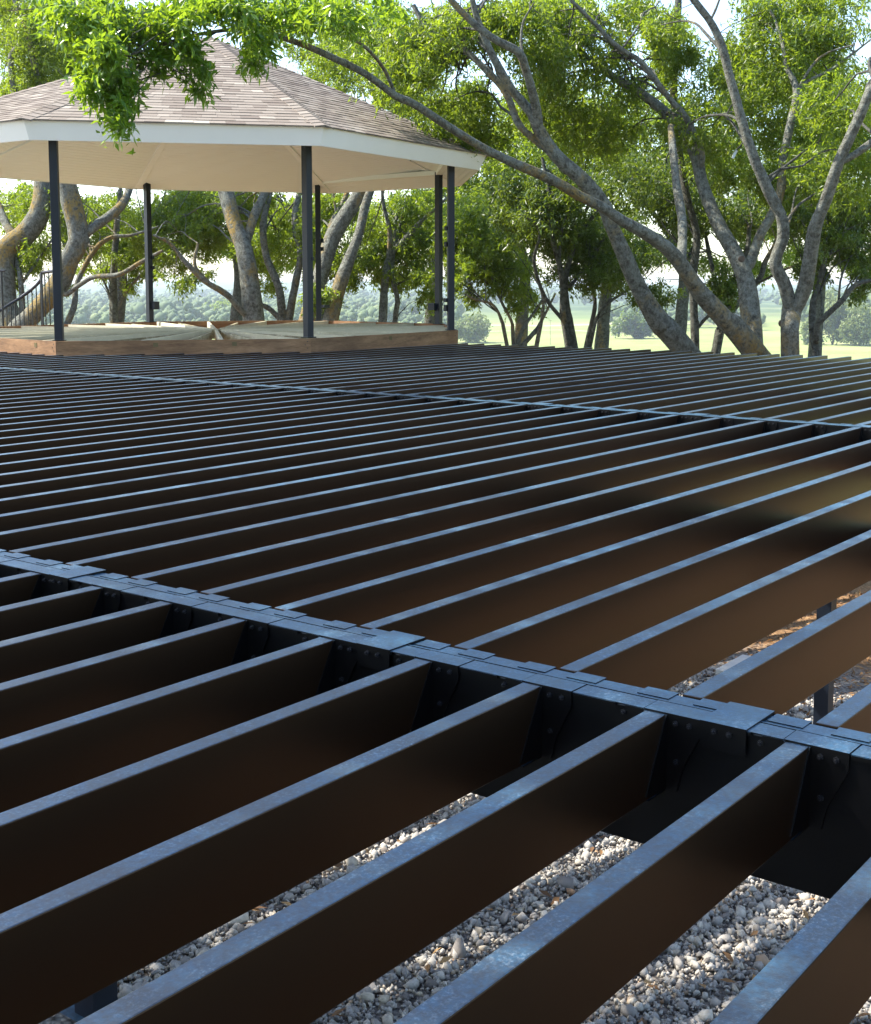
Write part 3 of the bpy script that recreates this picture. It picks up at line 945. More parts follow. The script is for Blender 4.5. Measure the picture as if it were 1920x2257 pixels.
TREES = []
DENS = 1.62
def foliage(blobs, leafL, leafW, droop=.5, density=1.0, rng=RNG, wide=1.0):
    """blobs: (px, py, rx, ry, depth, thickness, clusters). Returns leaf mesh arrays and cluster centres."""
    allC = []
    for (px, py, rx, ry, d, th, nc) in blobs:
        nc = int(nc * density * DENS)
        k = max(4, nc // 16)
        c = rng.normal(size=(k, 3)); c /= np.linalg.norm(c, axis=1, keepdims=True); c *= (rng.random((k, 1)) ** .4)
        cs = rng.integers(0, k, nc)
        pt = c[cs] + rng.normal(size=(nc, 3)) * .15
        dd = d + pt[:, 2] * th
        X = px + pt[:, 0] * rx; Y = py + pt[:, 1] * ry
        P = np.array([0, 0, EYE]) + dd[:, None] * (FWD[None] + RGT[None] * ((X - CXP) / FPX)[:, None] + UPV[None] * ((CYP - Y) / FPX)[:, None])
        allC.append(P)
    Cc = np.vstack(allC)
    n = len(Cc); m = 10
    tw = rng.normal(size=(n, 3)); tw[:, 2] -= droop * 1.0; tw /= np.linalg.norm(tw, axis=1, keepdims=True)
    tl = leafL * 3.6 * (.6 + .8 * rng.random(n))
    s = (np.arange(m) / (m - 1))[None, :, None]
    sag = np.zeros((n, m, 3)); sag[..., 2] = -(s[..., 0] ** 2) * .35 * tl[:, None] * droop
    base = Cc[:, None] + tw[:, None] * (s - .5) * tl[:, None, None] + sag
    D = tw[:, None] * .7 + rng.normal(size=(n, m, 3)) * .75; D[..., 2] -= droop * .8
    Nn = rng.normal(size=(n, m, 3)) * .7; Nn[..., 2] += 1.0
    L = 1.25 * leafL * (.5 + .9 * rng.random(n * m)); Wd = 1.22 * leafW * (.55 + .8 * rng.random(n * m))
    ct = rng.random(n); tone = np.clip(np.repeat(ct, m) * .6 + rng.random(n * m) * .4, 0, 1)
    V, F, t = leaf_cards(base.reshape(-1, 3), D.reshape(-1, 3), Nn.reshape(-1, 3), L, Wd, tone)
    return V, F, t, Cc, tw, tl

def make_tree(name, label, stems, blobs, mats=('bark', 'leaf'), leaf=(.24, .075), droop=.45, density=1.0, twigs=True, cat='tree', group=None, knots=()):
    """stems: list of (pixels, d0, d1, is_trunk). The first goes down to the ground."""
    P3 = []
    base = None
    for k, (pix, d0, d1, foot) in enumerate(stems):
        if not foot and P3:
            # spring from the stem it grows out of: take over that stem's distance at the fork
            best = None
            for (Pq, Rq) in P3:
                Pc, Rc = catmull(Pq, Rq, .5)
                rel = Pc - [0, 0, EYE]; dep = rel @ FWD
                u = CXP + FPX * (rel @ RGT) / dep; v = CYP - FPX * (rel @ UPV) / dep
                dist = np.hypot(u - pix[0][0], v - pix[0][1]); j = int(dist.argmin())
                if best is None or dist[j] < best[0]: best = (dist[j], dep[j], u[j], v[j])
            if best[0] < 45:
                shift = best[1] - d0; d0 = best[1]; d1 = d1 + shift * .6
                pix = [(best[2], best[3], pix[0][2] * .9)] + [p for p in pix if math.hypot(p[0] - best[2], p[1] - best[3]) > 6 + pix[0][2] * .5]
        P, R = stem3d(pix, d0, d1, drop=foot)
        P3.append((P, R))
    base = P3[0][0][0]
    root = empty(name, base, label, cat, group)
    org = Vector(base) * FT
    def part(nm, V, F, mat, tone=None, smooth=True):
        me = np_mesh(nm, V - base, F, mat, tone, smooth)
        return link(nm, me, root)
    nodes = []
    for k, (P, R) in enumerate(P3):
        r = R.max()
        Pd, Rd = catmull(P, R, max(.16, r * .7))
        V, F = tube(Pd, Rd, 12 if r > .12 else 7, .075 if r > .12 else .04)
        nm = 'trunk' if stems[k][3] else 'limb'
        part(nm, V, F, M[mats[0]])
        nodes.append(np.hstack([Pd, Rd[:, None]]))
    nodes = np.vstack(nodes)
    if blobs:
        V, F, t, Cc, tw, tl = foliage(blobs, leaf[0], leaf[1], droop, density)
        part('crown', V, F, M[mats[1]], t, False)
        if twigs:
            tp = []
            for (px, py, rx, ry, d, th, nc) in blobs:
                nbr = int(np.clip(nc / 70, 2, 5))
                c = at(px, py, d)
                # start from a thin part of the stems near the blob
                dist = np.linalg.norm(nodes[:, :3] - c, axis=1) + nodes[:, 3] * 6
                order = np.argsort(dist)[:45]
                for b in range(nbr):
                    s = nodes[random.choice(order)]
                    tx = px + rx * random.uniform(-.9, .9); ty = py + ry * random.uniform(-.9, .7)
                    e = at(tx, ty, d + th * random.uniform(-.6, .6))
                    Ln = np.linalg.norm(e - s[:3])
                    if Ln < .6 or Ln > 9 + d * .03 - (5 if mats[1] == 'leaf_near' else 0): continue
                    npt = 6
                    ts = np.linspace(0, 1, npt)
                    off = np.cumsum(RNG.normal(size=(npt, 3)) * Ln * .022, axis=0); off -= off[0]; off -= np.outer(ts, off[-1])
                    Q = s[:3] + np.outer(ts, e - s[:3]) + off + np.outer(np.sin(ts * math.pi), [0, 0, .10 * Ln])
                    r0 = min(s[3] * .4, .006 * Ln + .018); Rr = r0 * (1 - ts) ** .8 + .010
                    Pd, Rd = catmull(Q, Rr, .55)
                    tp.append(tube(Pd, Rd, 5, .03))
                    for q in range(3):
                        j = random.randint(len(Pd) // 3, len(Pd) - 1)
                        e2 = Pd[j] + RNG.normal(size=3) * min(Ln, 6) * .13 + [0, 0, .03 * Ln]
                        mid = (Pd[j] + e2) / 2 + RNG.normal(size=3) * Ln * .03
                        P2, R2 = catmull(np.array([Pd[j], mid, e2]), np.array([Rd[j]*.6, Rd[j]*.4 + .004, .006]), .5)
                        tp.append(tube(P2, R2, 4, .02))
            if tp:
                V, F = merge(tp); part('branches', V, F, M['bark_dark' if mats[0] != 'bark_orange' else 'bark'])
    for (px, py, d, r) in knots:
        c = at(px, py, d); mb = MB()
        mb.cyl(c + FWD * .15, c - FWD * .03, r * 1.15, r, 12); mb.cyl(c - FWD * .028, c - FWD * .031, r * .6, r*.55, 10)
        o = link('branch_scar', mb.mesh('branch_scar', M['knot'], base), root)
    return root

# --- right-hand trees just beyond the deck edge
make_tree('leaning_tree', 'grey leaning tree whose long limb hangs leaves in front of the gazebo roof',
    [(cA((1320,1345,95),(1200,1210,85),(1110,1110,72),(1040,1010,62),(980,940,56),(870,870,50),(820,845,48),(740,790,46),(650,745,42),(540,680,40),(400,620,38),(280,560,36),(150,480,34),(60,420,33),(0,385,33)) +
      [(873,212,18),(804,162,17),(736,128,16),(673,100,15),(599,75,13),(560,62,11),(470,70,9),(380,90,7),(290,120,5)], 58, 34, True),
     (cA((1035,985,44),(1045,850,38),(1022,700,34),(1008,560,30),(1000,480,24)), 57, 61, False),
     ([(873,212,10),(845,150,9),(800,100,8),(740,70,7),(690,30,6),(640,10,5),(560,5,4)], 40.5, 36, False),
     ([(470,70,6),(430,110,5),(420,160,4),(440,200,2)], 36.5, 35.5, False),
     ([(380,90,6),(300,150,5),(265,210,4),(258,270,2)], 35.5, 34.5, False),
     ([(560,62,5),(545,100,4),(535,150,2)], 37, 36.5, False)],
    [(310,30,190,42,35,2.5,430), (235,95,85,50,34.5,2,230), (215,155,42,45,34,1.6,110), (262,205,38,42,34,1.4,120), (266,255,17,30,34,.8,38),
     (415,110,36,40,35.5,1.6,70), (436,168,26,34,35.5,1,42), (560,70,52,42,36.5,2,110), (540,125,26,24,36.5,1,36), (140,50,80,42,36,2,90),
     (650,20,110,36,38,3,230), (770,25,110,46,40,3,230), (480,10,120,32,36,3,190), (345,130,45,30,35,1,50), (120,5,120,36,36,3,100)],
    ('bark', 'leaf_near'), (.22, .088), .5, .5)
make_tree('leaning_tree', 'slender grey leaning tree behind the long limb, forked high up',
    [(cA((1060,1340,92),(960,1230,86),(880,1100,74),(820,960,64),(770,850,58),(745,780,60),(660,680,62),(560,590,56),(500,500,50),(470,430,42),(400,350,36),(340,250,34),(300,170,30),(260,60,26),(240,-20,22)), 61, 54, True),
     (cA((495,500,44),(485,400,38),(450,270,34),(420,200,34),(330,150,32),(250,90,30),(180,20,26),(150,-20,24)), 57, 53, False),
     (cA((600,650,30),(540,580,30),(480,530,30),(420,470,30),(370,350,30),(280,250,28),(200,180,26),(130,150,24),(60,90,22),(20,20,20)), 62, 60, False),
     (cA((435,210,14),(430,150,12),(440,80,10),(480,10,6)), 55, 54, False)],
    [(930,90,120,80,58,4,420), (1030,60,120,60,60,4,420), (880,190,75,60,60,4,260), (1010,230,85,70,64,3,330), (960,290,60,40,65,3,150), (1060,300,70,50,66,3,220), (1120,40,80,50,60,3,230)],
    ('bark', 'leaf'), (.24, .075))
make_tree('spreading_tree', 'stout upright tree with three limbs fanning up left and a cut scar at its fork',
    [(cA((1318,1345,84),(1305,1200,82),(1290,1080,74),(1250,980,66),(1170,830,56),(1120,700,50),(1100,610,50),(1060,520,48),(980,430,42),(880,350,36),(760,280,30),(680,220,24),(640,170,20),(560,120,14)), 59, 66, True),
     (cA((1300,1010,42),(1340,900,40),(1390,810,40),(1420,720,38),(1430,600,34),(1455,480,34),(1480,350,30),(1440,250,20),(1430,180,16),(1400,80,12),(1350,-10,10)), 60, 64, False),
     (cA((1110,640,34),(1115,580,32),(1060,450,26),(1000,380,24),(930,290,24),(880,230,22),(800,180,20),(720,100,18),(620,0,14)), 61, 58, False),
     (cA((1480,350,20),(1520,310,14),(1600,270,11),(1700,200,9),(1764,150,6)), 64, 66, False),
     (cA((1490,345,14),(1540,250,12),(1600,200,9),(1700,170,6)), 64, 62, False)],
    [(1180,130,100,75,62,4,330), (1290,90,110,80,64,4,380), (1240,220,110,70,66,4,340), (1370,200,75,110,67,4,330), (1730,120,130,90,66,4,420), (1820,60,110,60,65,4,260), (1680,40,50,45,66,3,110), (1300,300,110,70,70,4,330), (1160,230,60,60,68,3,140), (1500,150,60,70,70,3,220), (1230,20,110,40,64,4,240), (1420,30,80,40,66,4,200), (1780,10,140,40,66,4,260)],
    ('bark', 'leaf'), (.235, .075), knots=((1636,570,59.4,.13),))
make_tree('forked_tree', 'light grey tree forking low into two thick limbs, right-hand one streaked with orange lichen',
    [(cA((1455,1365,80),(1455,1250,76),(1466,1170,84)), 57, 57.5, True),
     (cA((1466,1190,62),(1440,1100,56),(1400,1000,50),(1430,900,50),(1420,820,47),(1370,720,45),(1310,580,40),(1260,420,38),(1220,270,36),(1190,160,34),(1150,80,30),(1090,0,28),(1060,-60,24)), 57.5, 54, False),
     (cA((1478,1190,66),(1500,1130,62),(1530,1000,60),(1550,870,56),(1600,740,52),(1640,620,48),(1680,530,44),(1730,420,42),(1764,340,40),(1850,230,36),(1920,120,30)), 57.5, 52, False),
     (cA((1650,640,34),(1700,590,32),(1764,545,30),(1860,480,26),(1960,420,22)), 54.5, 52, False),
     (cA((1162,75,12),(1170,40,11),(1185,0,9),(1200,-40,7)), 54, 54, False)],
    [(1560,260,95,80,64,5,380), (1640,210,80,70,66,4,260), (1860,240,90,90,60,4,340), (1840,380,110,80,60,4,380), (1740,280,80,90,68,4,300), (1720,400,80,60,70,4,280), (1460,60,45,60,62,3,100), (1590,360,75,60,70,4,240), (1480,90,70,60,70,4,230), (1800,150,100,80,68,4,320), (1620,140,70,60,70,4,230)],
    ('bark', 'leaf'), (.235, .075), knots=((1726,712,56.6,.15),))
make_tree('slim_tree', 'slim tree right of the forked tree, one stem bowing to the right edge',
    [(cA((1556,1360,32),(1540,1250,30),(1545,1150,28),(1570,1060,22),(1590,980,16)), 62, 62, True),
     (cA((1556,1300,26),(1560,1240,24),(1600,1195,24),(1650,1150,24),(1700,1090,20),(1764,1068,14),(1830,1060,8)), 62, 61, False)],
    [(1850,540,90,45,64,3,330), (1880,470,70,50,66,3,240), (1790,600,30,30,64,2,60), (1900,620,36,40,64,2,70), (1790,500,60,40,68,3,180)],
    ('bark_dark', 'leaf_dark'), (.22, .075))
make_tree('dark_tree', 'dark straight trunk standing behind the crossing leaning limbs',
    [(cA((1095,1340,36),(1090,1200,34),(1085,1050,32),(1100,900,30),(1060,740,30),(1030,560,32),(1012,350,32),(1020,200,32),(1030,0,28),(1040,-120,24)), 72, 72, True),
     (cA((1092,1250,16),(1150,1200,14),(1230,1170,12)), 72, 71, False)],
    [(1480,440,110,60,76,5,420), (1400,400,90,70,78,5,300), (1550,480,80,45,76,4,240)],
    ('bark_dark', 'leaf_dark'), (.24, .08))
make_tree('dark_tree', 'dark twisting multi-stemmed tree seen between the stout tree and the leaning limbs',
    [(cA((1172,1345,42),(1190,1260,38),(1215,1200,30),(1240,1080,26),(1290,960,22),(1300,860,16)), 74, 74, True),
     (cA((1200,1220,30),(1270,1140,26),(1340,1060,24),(1370,980,20),(1480,830,16),(1560,760,10)), 74, 76, False),
     (cA((1205,1220,26),(1180,1120,22),(1150,980,18),(1130,880,14)), 74, 75, False),
     (cA((1330,1080,12),(1430,1030,10),(1500,1000,6)), 74, 72, False)],
    [(1680,480,90,50,78,5,380), (1780,450,80,60,78,5,300), (1620,440,60,50,80,4,190), (1600,640,34,50,72,2,170), (1440,640,60,34,80,3,100), (1860,460,60,60,80,4,170)],
    ('bark_dark', 'leaf_dark'), (.24, .08))
make_tree('dark_tree', 'cluster of dark slender stems rising from one foot left of the leaning tree',
    [(cA((612,1325,30),(590,1200,26),(590,1100,24),(575,1000,22),(548,900,20),(540,750,16),(510,600,12)), 78, 78, True),
     (cA((632,1318,30),(605,1170,26),(600,1050,24),(650,900,18),(700,830,16),(770,760,12)), 78, 80, True),
     (cA((590,1230,20),(520,1130,16),(480,1000,14),(500,880,12),(440,820,8)), 78, 76, False),
     (cA((615,1090,16),(690,1000,14),(740,920,12),(800,830,8)), 78, 82, False),
     (cA((580,1010,14),(590,860,12),(640,760,10),(700,680,6)), 78, 77, False)],
    [(1200,480,110,70,80,5,620), (1290,540,100,60,82,5,560), (1230,410,90,50,80,5,360), (1350,600,60,40,82,4,240), (1130,430,60,60,80,4,260), (1270,610,70,32,80,3,160)],
    ('bark_dark', 'leaf_dark'), (.25, .085))
make_tree('dark_tree', 'thin twin grey stems curving up just right of the dark stem cluster',
    [(cA((678,1325,20),(700,1230,20),(712,1150,16),(690,1060,14),(690,980,12),(750,900,8)), 84, 84, True),
     (cA((692,1322,16),(720,1210,14),(770,1150,12),(830,1110,10),(900,1060,7)), 84, 86, True)],
    [(1370,500,70,50,88,4,280), (1400,570,60,40,88,4,200), (1420,650,50,24,86,3,60)],
    ('bark_dark', 'leaf_dark'), (.25, .085))
make_tree('multistem_tree', 'small airy multi-stemmed tree with thin fanning stems right of the gazebo posts',
    [(cA((375,1312,16),(355,1220,14),(320,1160,11),(250,1140,9),(215,1120,6)), 88, 86, True),
     (cA((400,1312,16),(395,1230,13),(360,1160,11),(330,1090,8),(310,1040,5)), 88, 88, True),
     (cA((415,1312,18),(440,1250,14),(480,1190,12),(520,1130,8)), 88, 90, True),
     (cA((440,1312,20),(480,1270,16),(520,1200,12),(560,1120,8)), 88, 91, True),
     (cA((490,1312,18),(505,1240,15),(515,1160,12),(500,1080,7)), 88, 88, True)],
    [(1080,560,80,60,90,5,520), (1010,600,44,44,88,3,190), (1130,610,70,40,90,4,240), (1060,480,80,50,92,5,430), (1160,660,50,34,90,3,80), (1050,650,40,24,88,2,60), (1000,520,50,50,90,3,240)],
    ('bark', 'leaf'), (.27, .09), .3)

# --- behind the gazebo
make_tree('orange_trunk_tree', 'thick trunk with orange lichen rising behind the middle of the gazebo platform',
    [(cB((898,1140,80),(882,1000,72),(862,880,64),(825,780,58),(805,700,56),(785,620,54),(770,520,50),(740,380,40)), 92, 94, True),
     (cB((872,880,38),(900,760,36),(935,680,34),(960,560,30),(990,420,24)), 92, 96, False),
     (cB((868,1110,26),(800,1040,24),(720,990,22),(650,920,18),(600,860,12),(540,830,8)), 92, 88, False),
     (cB((740,1000,16),(690,940,13),(700,860,10)), 90, 90, False)],
    [(390,470,80,60,100,5,520), (330,520,60,50,100,5,330), (450,500,60,70,98,4,360), (380,560,70,40,98,4,260), (400,610,70,24,92,3,70), (560,450,60,50,98,4,260)],
    ('bark_orange', 'leaf'), (.27, .09))
make_tree('crooked_tree', 'pale crooked twin-stemmed tree between the orange trunk and the second gazebo post',
    [(cB((1000,1140,32),(990,1040,30),(975,990,30),(940,900,28),(930,800,26),(950,700,22),(970,600,18)), 96, 97, True),
     (cB((1020,1135,32),(1045,1000,28),(1062,900,26),(1045,780,24),(1055,690,20),(1080,580,16)), 96, 98, True),
     (cB((1000,1135,22),(950,1090,20),(900,1070,16)), 96, 95, False)],
    [(600,540,60,50,104,5,360), (640,470,60,40,104,5,300), (560,560,50,40,104,4,200), (590,620,40,24,100,3,60)],
    ('bark', 'leaf'), (.28, .09))
make_tree('thick_leaning_tree', 'massive pale leaning trunk with smooth bark just right of the second gazebo post',
    [(cB((1085,1150,70),(1110,1060,64),(1145,930,62),(1180,830,62),(1235,740,58),(1285,660,52),(1330,560,44),(1370,470,36)), 90, 90, True),
     (cB((1150,940,24),(1170,800,22),(1220,700,20),(1235,640,16)), 91, 94, False)],
    [(700,520,60,60,98,5,330), (740,450,70,40,98,5,300), (700,600,40,30,96,3,90), (800,120,110,80,92,5,420), (720,160,80,70,94,5,260), (880,60,80,60,90,4,260)],
    ('bark_orange', 'leaf'), (.27, .09))
make_tree('rough_leaning_tree', 'rough grey leaning trunk beside the massive pale one, bulging near its foot',
    [(cB((1165,1145,64),(1190,1050,56),(1210,985,52),(1240,900,40),(1270,820,36),(1290,730,34),(1315,660,30),(1350,560,26),(1420,460,20)), 88, 89, True),
     (cB((1340,590,16),(1400,460,20),(1430,340,20),(1400,200,18),(1385,100,14),(1390,0,10)), 89, 84, False),
     (cB((1420,400,16),(1500,290,14),(1580,210,12),(1640,150,8)), 88, 82, False)],
    [(760,560,50,40,94,4,200), (720,650,44,30,88,2,150), (790,600,40,30,94,3,90), (960,140,90,70,84,5,300), (900,230,70,50,84,4,230), (980,260,60,50,84,4,180), (860,300,60,40,86,4,130)],
    ('bark', 'leaf'), (.27, .09))
make_tree('twin_stem_tree', 'grey twin-stemmed tree standing between the second and third gazebo posts',
    [(cB((1352,1142,32),(1360,1010,30),(1378,900,28),(1420,860,26),(1480,790,18),(1530,745,12),(1600,680,8)), 94, 96, True),
     (cB((1385,930,22),(1378,820,18),(1355,720,14),(1350,640,10)), 94, 93, False),
     (cB((1396,1142,20),(1405,1060,20),(1385,960,18),(1400,850,14),(1430,740,10)), 95, 97, True),
     (cB((1390,880,16),(1400,780,12),(1440,700,8)), 94, 96, False)],
    [(850,490,70,60,100,5,420), (910,540,60,60,98,4,330), (870,600,60,40,98,4,260), (930,620,40,30,96,3,120), (920,450,60,40,98,4,240), (830,560,40,30,98,3,120), (940,660,24,20,96,2,40)],
    ('bark', 'leaf'), (.27, .09))
make_tree('slim_tree', 'slim grey tree behind the platform left of the third-from-left gazebo post',
    [(cB((403,1145,34),(400,1060,30),(402,960,26),(410,840,24),(420,720,18),(430,620,14)), 104, 104, True),
     (cB((410,1100,14),(440,1040,13),(490,980,10),(540,930,7)), 104, 103, False),
     (cB((400,1080,10),(370,1000,9),(340,960,6)), 104, 104, False)],
    [(260,560,60,50,106,4,260), (330,580,50,36,106,4,160), (240,470,70,40,108,5,300), (300,620,44,20,104,3,60), (200,600,40,24,106,3,70)],
    ('bark', 'leaf'), (.27, .09))
make_tree('orange_trunk_tree', 'big orange-barked tree behind the leftmost gazebo post, forking into a reaching grey limb',
    [(cB((20,1220,80),(100,1130,76),(165,1060,76),(215,990,78),(245,915,76),(278,850,78),(262,750,74),(235,660,74),(215,560,66),(190,440,50)), 90, 92, True),
     (cB((285,850,40),(335,800,36),(410,745,34),(450,690,30),(470,600,24)), 90, 94, False),
     (cB((232,1040,18),(270,1015,18),(330,980,18),(420,970,18),(500,925,15),(575,885,10)), 90, 87, False),
     (cB((236,1150,26),(262,1080,24),(272,1000,20),(330,890,20),(390,840,16),(470,830,12),(560,800,7)), 91, 94, False)],
    [(120,450,70,40,98,5,260), (180,520,50,50,98,4,200), (60,560,60,50,98,4,190), (130,620,40,24,94,3,50), (30,70,70,80,98,6,480), (110,110,80,80,100,6,520), (60,190,60,50,100,5,240), (170,180,70,50,98,5,260), (250,120,60,50,100,5,200), (200,40,60,50,98,5,200)],
    ('bark_orange', 'leaf'), (.27, .09))
make_tree('orange_trunk_tree', 'thick dark trunk bending to the right at the far left edge behind the railing',
    [(cB((40,1180,110),(15,1080,90),(12,960,88),(20,880,86),(80,835,84),(135,760,78),(152,660,66),(140,560,56),(120,440,44)), 94, 97, True),
     (cB((60,870,34),(20,790,32),(-10,720,28)), 94, 96, False),
     (cB((75,1120,22),(72,980,20),(50,900,16)), 95, 96, False),
     (cB((75,1000,14),(120,940,12),(160,880,9),(220,800,6)), 95, 97, False),
     (cB((50,330,26),(40,200,24),(90,130,20),(60,0,16)), 97, 98, False),
     (cB((140,310,24),(115,200,22),(90,90,20),(50,0,18)), 97, 96, False)],
    [(30,480,60,50,100,5,260), (20,620,40,30,98,3,70), (90,540,60,40,102,4,160), (20,260,50,60,102,4,200), (110,240,60,40,104,4,180), (20,0,60,40,100,5,200)],
    ('bark_orange', 'leaf'), (.27, .09))
# more trees further down the slope whose crowns close the gaps
back = [
 (1150, 700, 120, [(1120,350,140,90), (1200,250,120,80), (1050,420,90,60), (1100,520,100,50)], 'bushy green tree down the slope behind the crossing limbs'),
 (1330, 690, 125, [(1330,360,150,80), (1420,280,130,80), (1260,440,90,50), (1330,530,110,50)], 'broad green tree down the slope behind the dark stem cluster'),
 (1500, 700, 120, [(1500,400,130,70), (1560,320,110,70), (1650,500,80,50), (1500,560,90,40), (1640,590,60,34)], 'broad green tree down the slope behind the stout trunk'),
 (1800, 700, 118, [(1770,360,130,90), (1870,300,120,90), (1850,470,90,70), (1700,490,60,40), (1760,570,50,34), (1880,580,60,34), (1800,200,110,70), (1640,180,80,60)], 'tall green tree down the slope at the right edge'),
 (950, 690, 122, [(900,330,100,60), (980,370,60,60), (950,470,60,60)], 'green tree down the slope behind the right gazebo posts'),
 (520, 690, 128, [(470,440,110,50), (560,480,90,50), (640,500,60,50), (500,540,80,30), (420,440,80,60), (600,560,70,36)], 'green tree behind the massive and orange trunks'),
 (700, 690, 130, [(720,60,140,70), (860,130,120,60), (760,480,80,50), (860,540,80,50), (700,560,60,30)], 'green tree rising behind the gazebo roof'),
 (260, 690, 130, [(120,120,140,90), (260,60,100,70), (60,240,90,60), (280,500,80,50), (60,450,80,50), (180,470,80,40)], 'green tree behind the left side of the gazebo roof'),
]
for px, py, d, bl, lab in back:
    make_tree('hillside_tree', lab, [([(px, py + 20, 30), (px + 8, 600, 26), (px - 10, 500, 20), (px + 6, 420, 14)], d, d, True), ([(px, 600, 18), (px + 50, 500, 12), (px + 90, 430, 7)], d, d + 2, False), ([(px, 580, 18), (px - 45, 490, 12), (px - 90, 430, 7)], d, d - 2, False)],
              [(a, b, rx, ry, d + random.uniform(-4, 4), 7, int(rx * ry / 16)) for a, b, rx, ry in bl], ('bark_dark', 'leaf'), (.34, .13), .3, group='trees down the slope beyond the deck')

# trees beside the camera whose crowns shade the near deck (outside the frame on the sunny side)
def shade_tree(x, y, h, r, n, label):
    g = gz(x, y); rng = RNG
    root = empty('shade_tree', (x, y, g), label, 'tree')
    base = np.array([x, y, g])
    P = np.array([[x, y, g], [x + .4, y - .3, g + h*.3], [x - .2, y + .3, g + h*.55], [x + .3, y, g + h*.8]]); R = np.array([.75, .6, .45, .2])
    Pd, Rd = catmull(P, R, .5); V, F = tube(Pd, Rd, 12)
    link('trunk', np_mesh('trunk', V - base, F, M['bark'], smooth=True), root)
    tp = []
    for k in range(14):
        s = Pd[random.randint(len(Pd)//3, len(Pd)-1)]; a = k * 2.4; e = s + np.array([math.cos(a)*r*.8, math.sin(a)*r*.8, random.uniform(1, 5)])
        Pb, Rb = catmull(np.array([s, (s+e)/2 + [0,0,.8], e]), np.array([.22, .12, .03]), .6); tp.append(tube(Pb, Rb, 6))
    V, F = merge(tp); link('branches', np_mesh('branches', V - base, F, M['bark'], smooth=True), root)
    k = n // 14
    c = rng.normal(size=(k, 3)); c /= np.linalg.norm(c, axis=1, keepdims=True); c *= rng.random((k, 1)) ** .45
    pt = c[rng.integers(0, k, n)] + rng.normal(size=(n, 3)) * .11
    Cn = np.array([x, y, g + h * .78]) + pt * [r, r, h * .34]
    m_ = 5
    Cl = np.repeat(Cn, m_, 0) + rng.normal(size=(n * m_, 3)) * .35
    D = rng.normal(size=(n * m_, 3)); D[:, 2] -= .5; Nn = rng.normal(size=(n * m_, 3)) * .7 + [0, 0, 1]
    V, F, t = leaf_cards(Cl, D, Nn, .36 + .2 * rng.random(n*m_), .14 + .06 * rng.random(n*m_), rng.random(n*m_))
    link('crown', np_mesh('crown', V - base, F, M['leaf'], t), root)
shade_tree(-2, 21, 27, 11.5, 5400, 'unseen broad tree beside the deck left of the viewer, shading the near joists')
shade_tree(-20, 5, 26, 10, 3500, 'second unseen shade tree behind the viewer beside the deck')

# lamp hanging in the trees at right
lm = empty('flood_lamp', at(1618, 340, 62), 'small silver flood lamp fixed among the branches of the stout tree', 'lamp')
lo = at(1618, 340, 62)
m = MB(); m.bar(lo - RGT*.07 - UPV*.2, lo + RGT*.11 + UPV*.19, .12, .1, up=FWD); m.build('lamp_head', M['glass'], lm, origin=lo)
m = MB(); m.cyl(lo + RGT*.16 + UPV*.28, lo + RGT*.4 + UPV*.45, .05, n=8); m.build('bracket', M['rail'], lm, origin=lo)

# ------------------------------------------------------------------ valley woods and single trees
def ico_mesh():
    import bmesh
    bm = bmesh.new(); bmesh.ops.create_icosphere(bm, subdivisions=1, radius=1)
    V = np.array([v.co[:] for v in bm.verts]); F = np.array([[v.index for v in f.verts] for f in bm.faces]); bm.free()
    return V, F
IV, IF = ico_mesh()
def woodland(name, label, pts, hmin, hmax, lumps=4):
    Vs, Fs, Ts = [], [], []; b = 0
    for (x, y) in pts:
        g = gz(x, y); h = random.uniform(hmin, hmax)
        tn = random.random()
        for k in range(lumps * 3):
            r = h * random.uniform(.08, .23)
            c = np.array([x, y, g + h * random.uniform(.3, .8)]) + np.array([random.uniform(-.42, .42), random.uniform(-.42, .42), 0]) * h
            V = IV * (1 + .75 * (RNG.random((len(IV), 1)) - .5)) * r * [1, 1, random.uniform(.75, 1.1)] + c
            Vs.append(V); Fs.append(IF + b); b += len(V); Ts.append(np.clip(np.full(len(V), tn * .7) + RNG.random(len(V)) * .3, 0, 1))
    o = link(name, np_mesh(name, np.vstack(Vs), np.vstack(Fs), M['wood_far'], np.concatenate(Ts)))
    return tag(o, label, 'woodland', kind='stuff')
def band(n, px0, px1, w0, w1):
    out = []
    for _ in range(n):
        px = random.uniform(px0, px1); w = w0 + (w1 - w0) * random.random() ** .8
        p = w * (math.cos(YAW)), w * math.sin(YAW)
        l = w * (px - CXP) / FPX
        out.append((p[0] + RGT[0] * l, p[1] + RGT[1] * l))
    return out
woodland('woodland', 'hazy green wood filling the valley behind the gazebo', band(650, -250, 1010, 3100, 7400), 52, 90)
woodland('woodland', 'pale far wood along the foot of the ridge across the valley', band(420, 900, 2200, 7400, 12500), 60, 100, 3)
woodland('woodland', 'bluish wood beyond the field behind the stout trees', band(70, 1350, 1660, 3700, 4900), 52, 80)
woodland('woodland', 'light green wood at the far right edge of the field', band(110, 1740, 2150, 3400, 5200), 75, 125)
woodland('woodland', 'distant wood far left beyond the valley', band(200, -500, 900, 7400, 12500), 70, 110, 3)

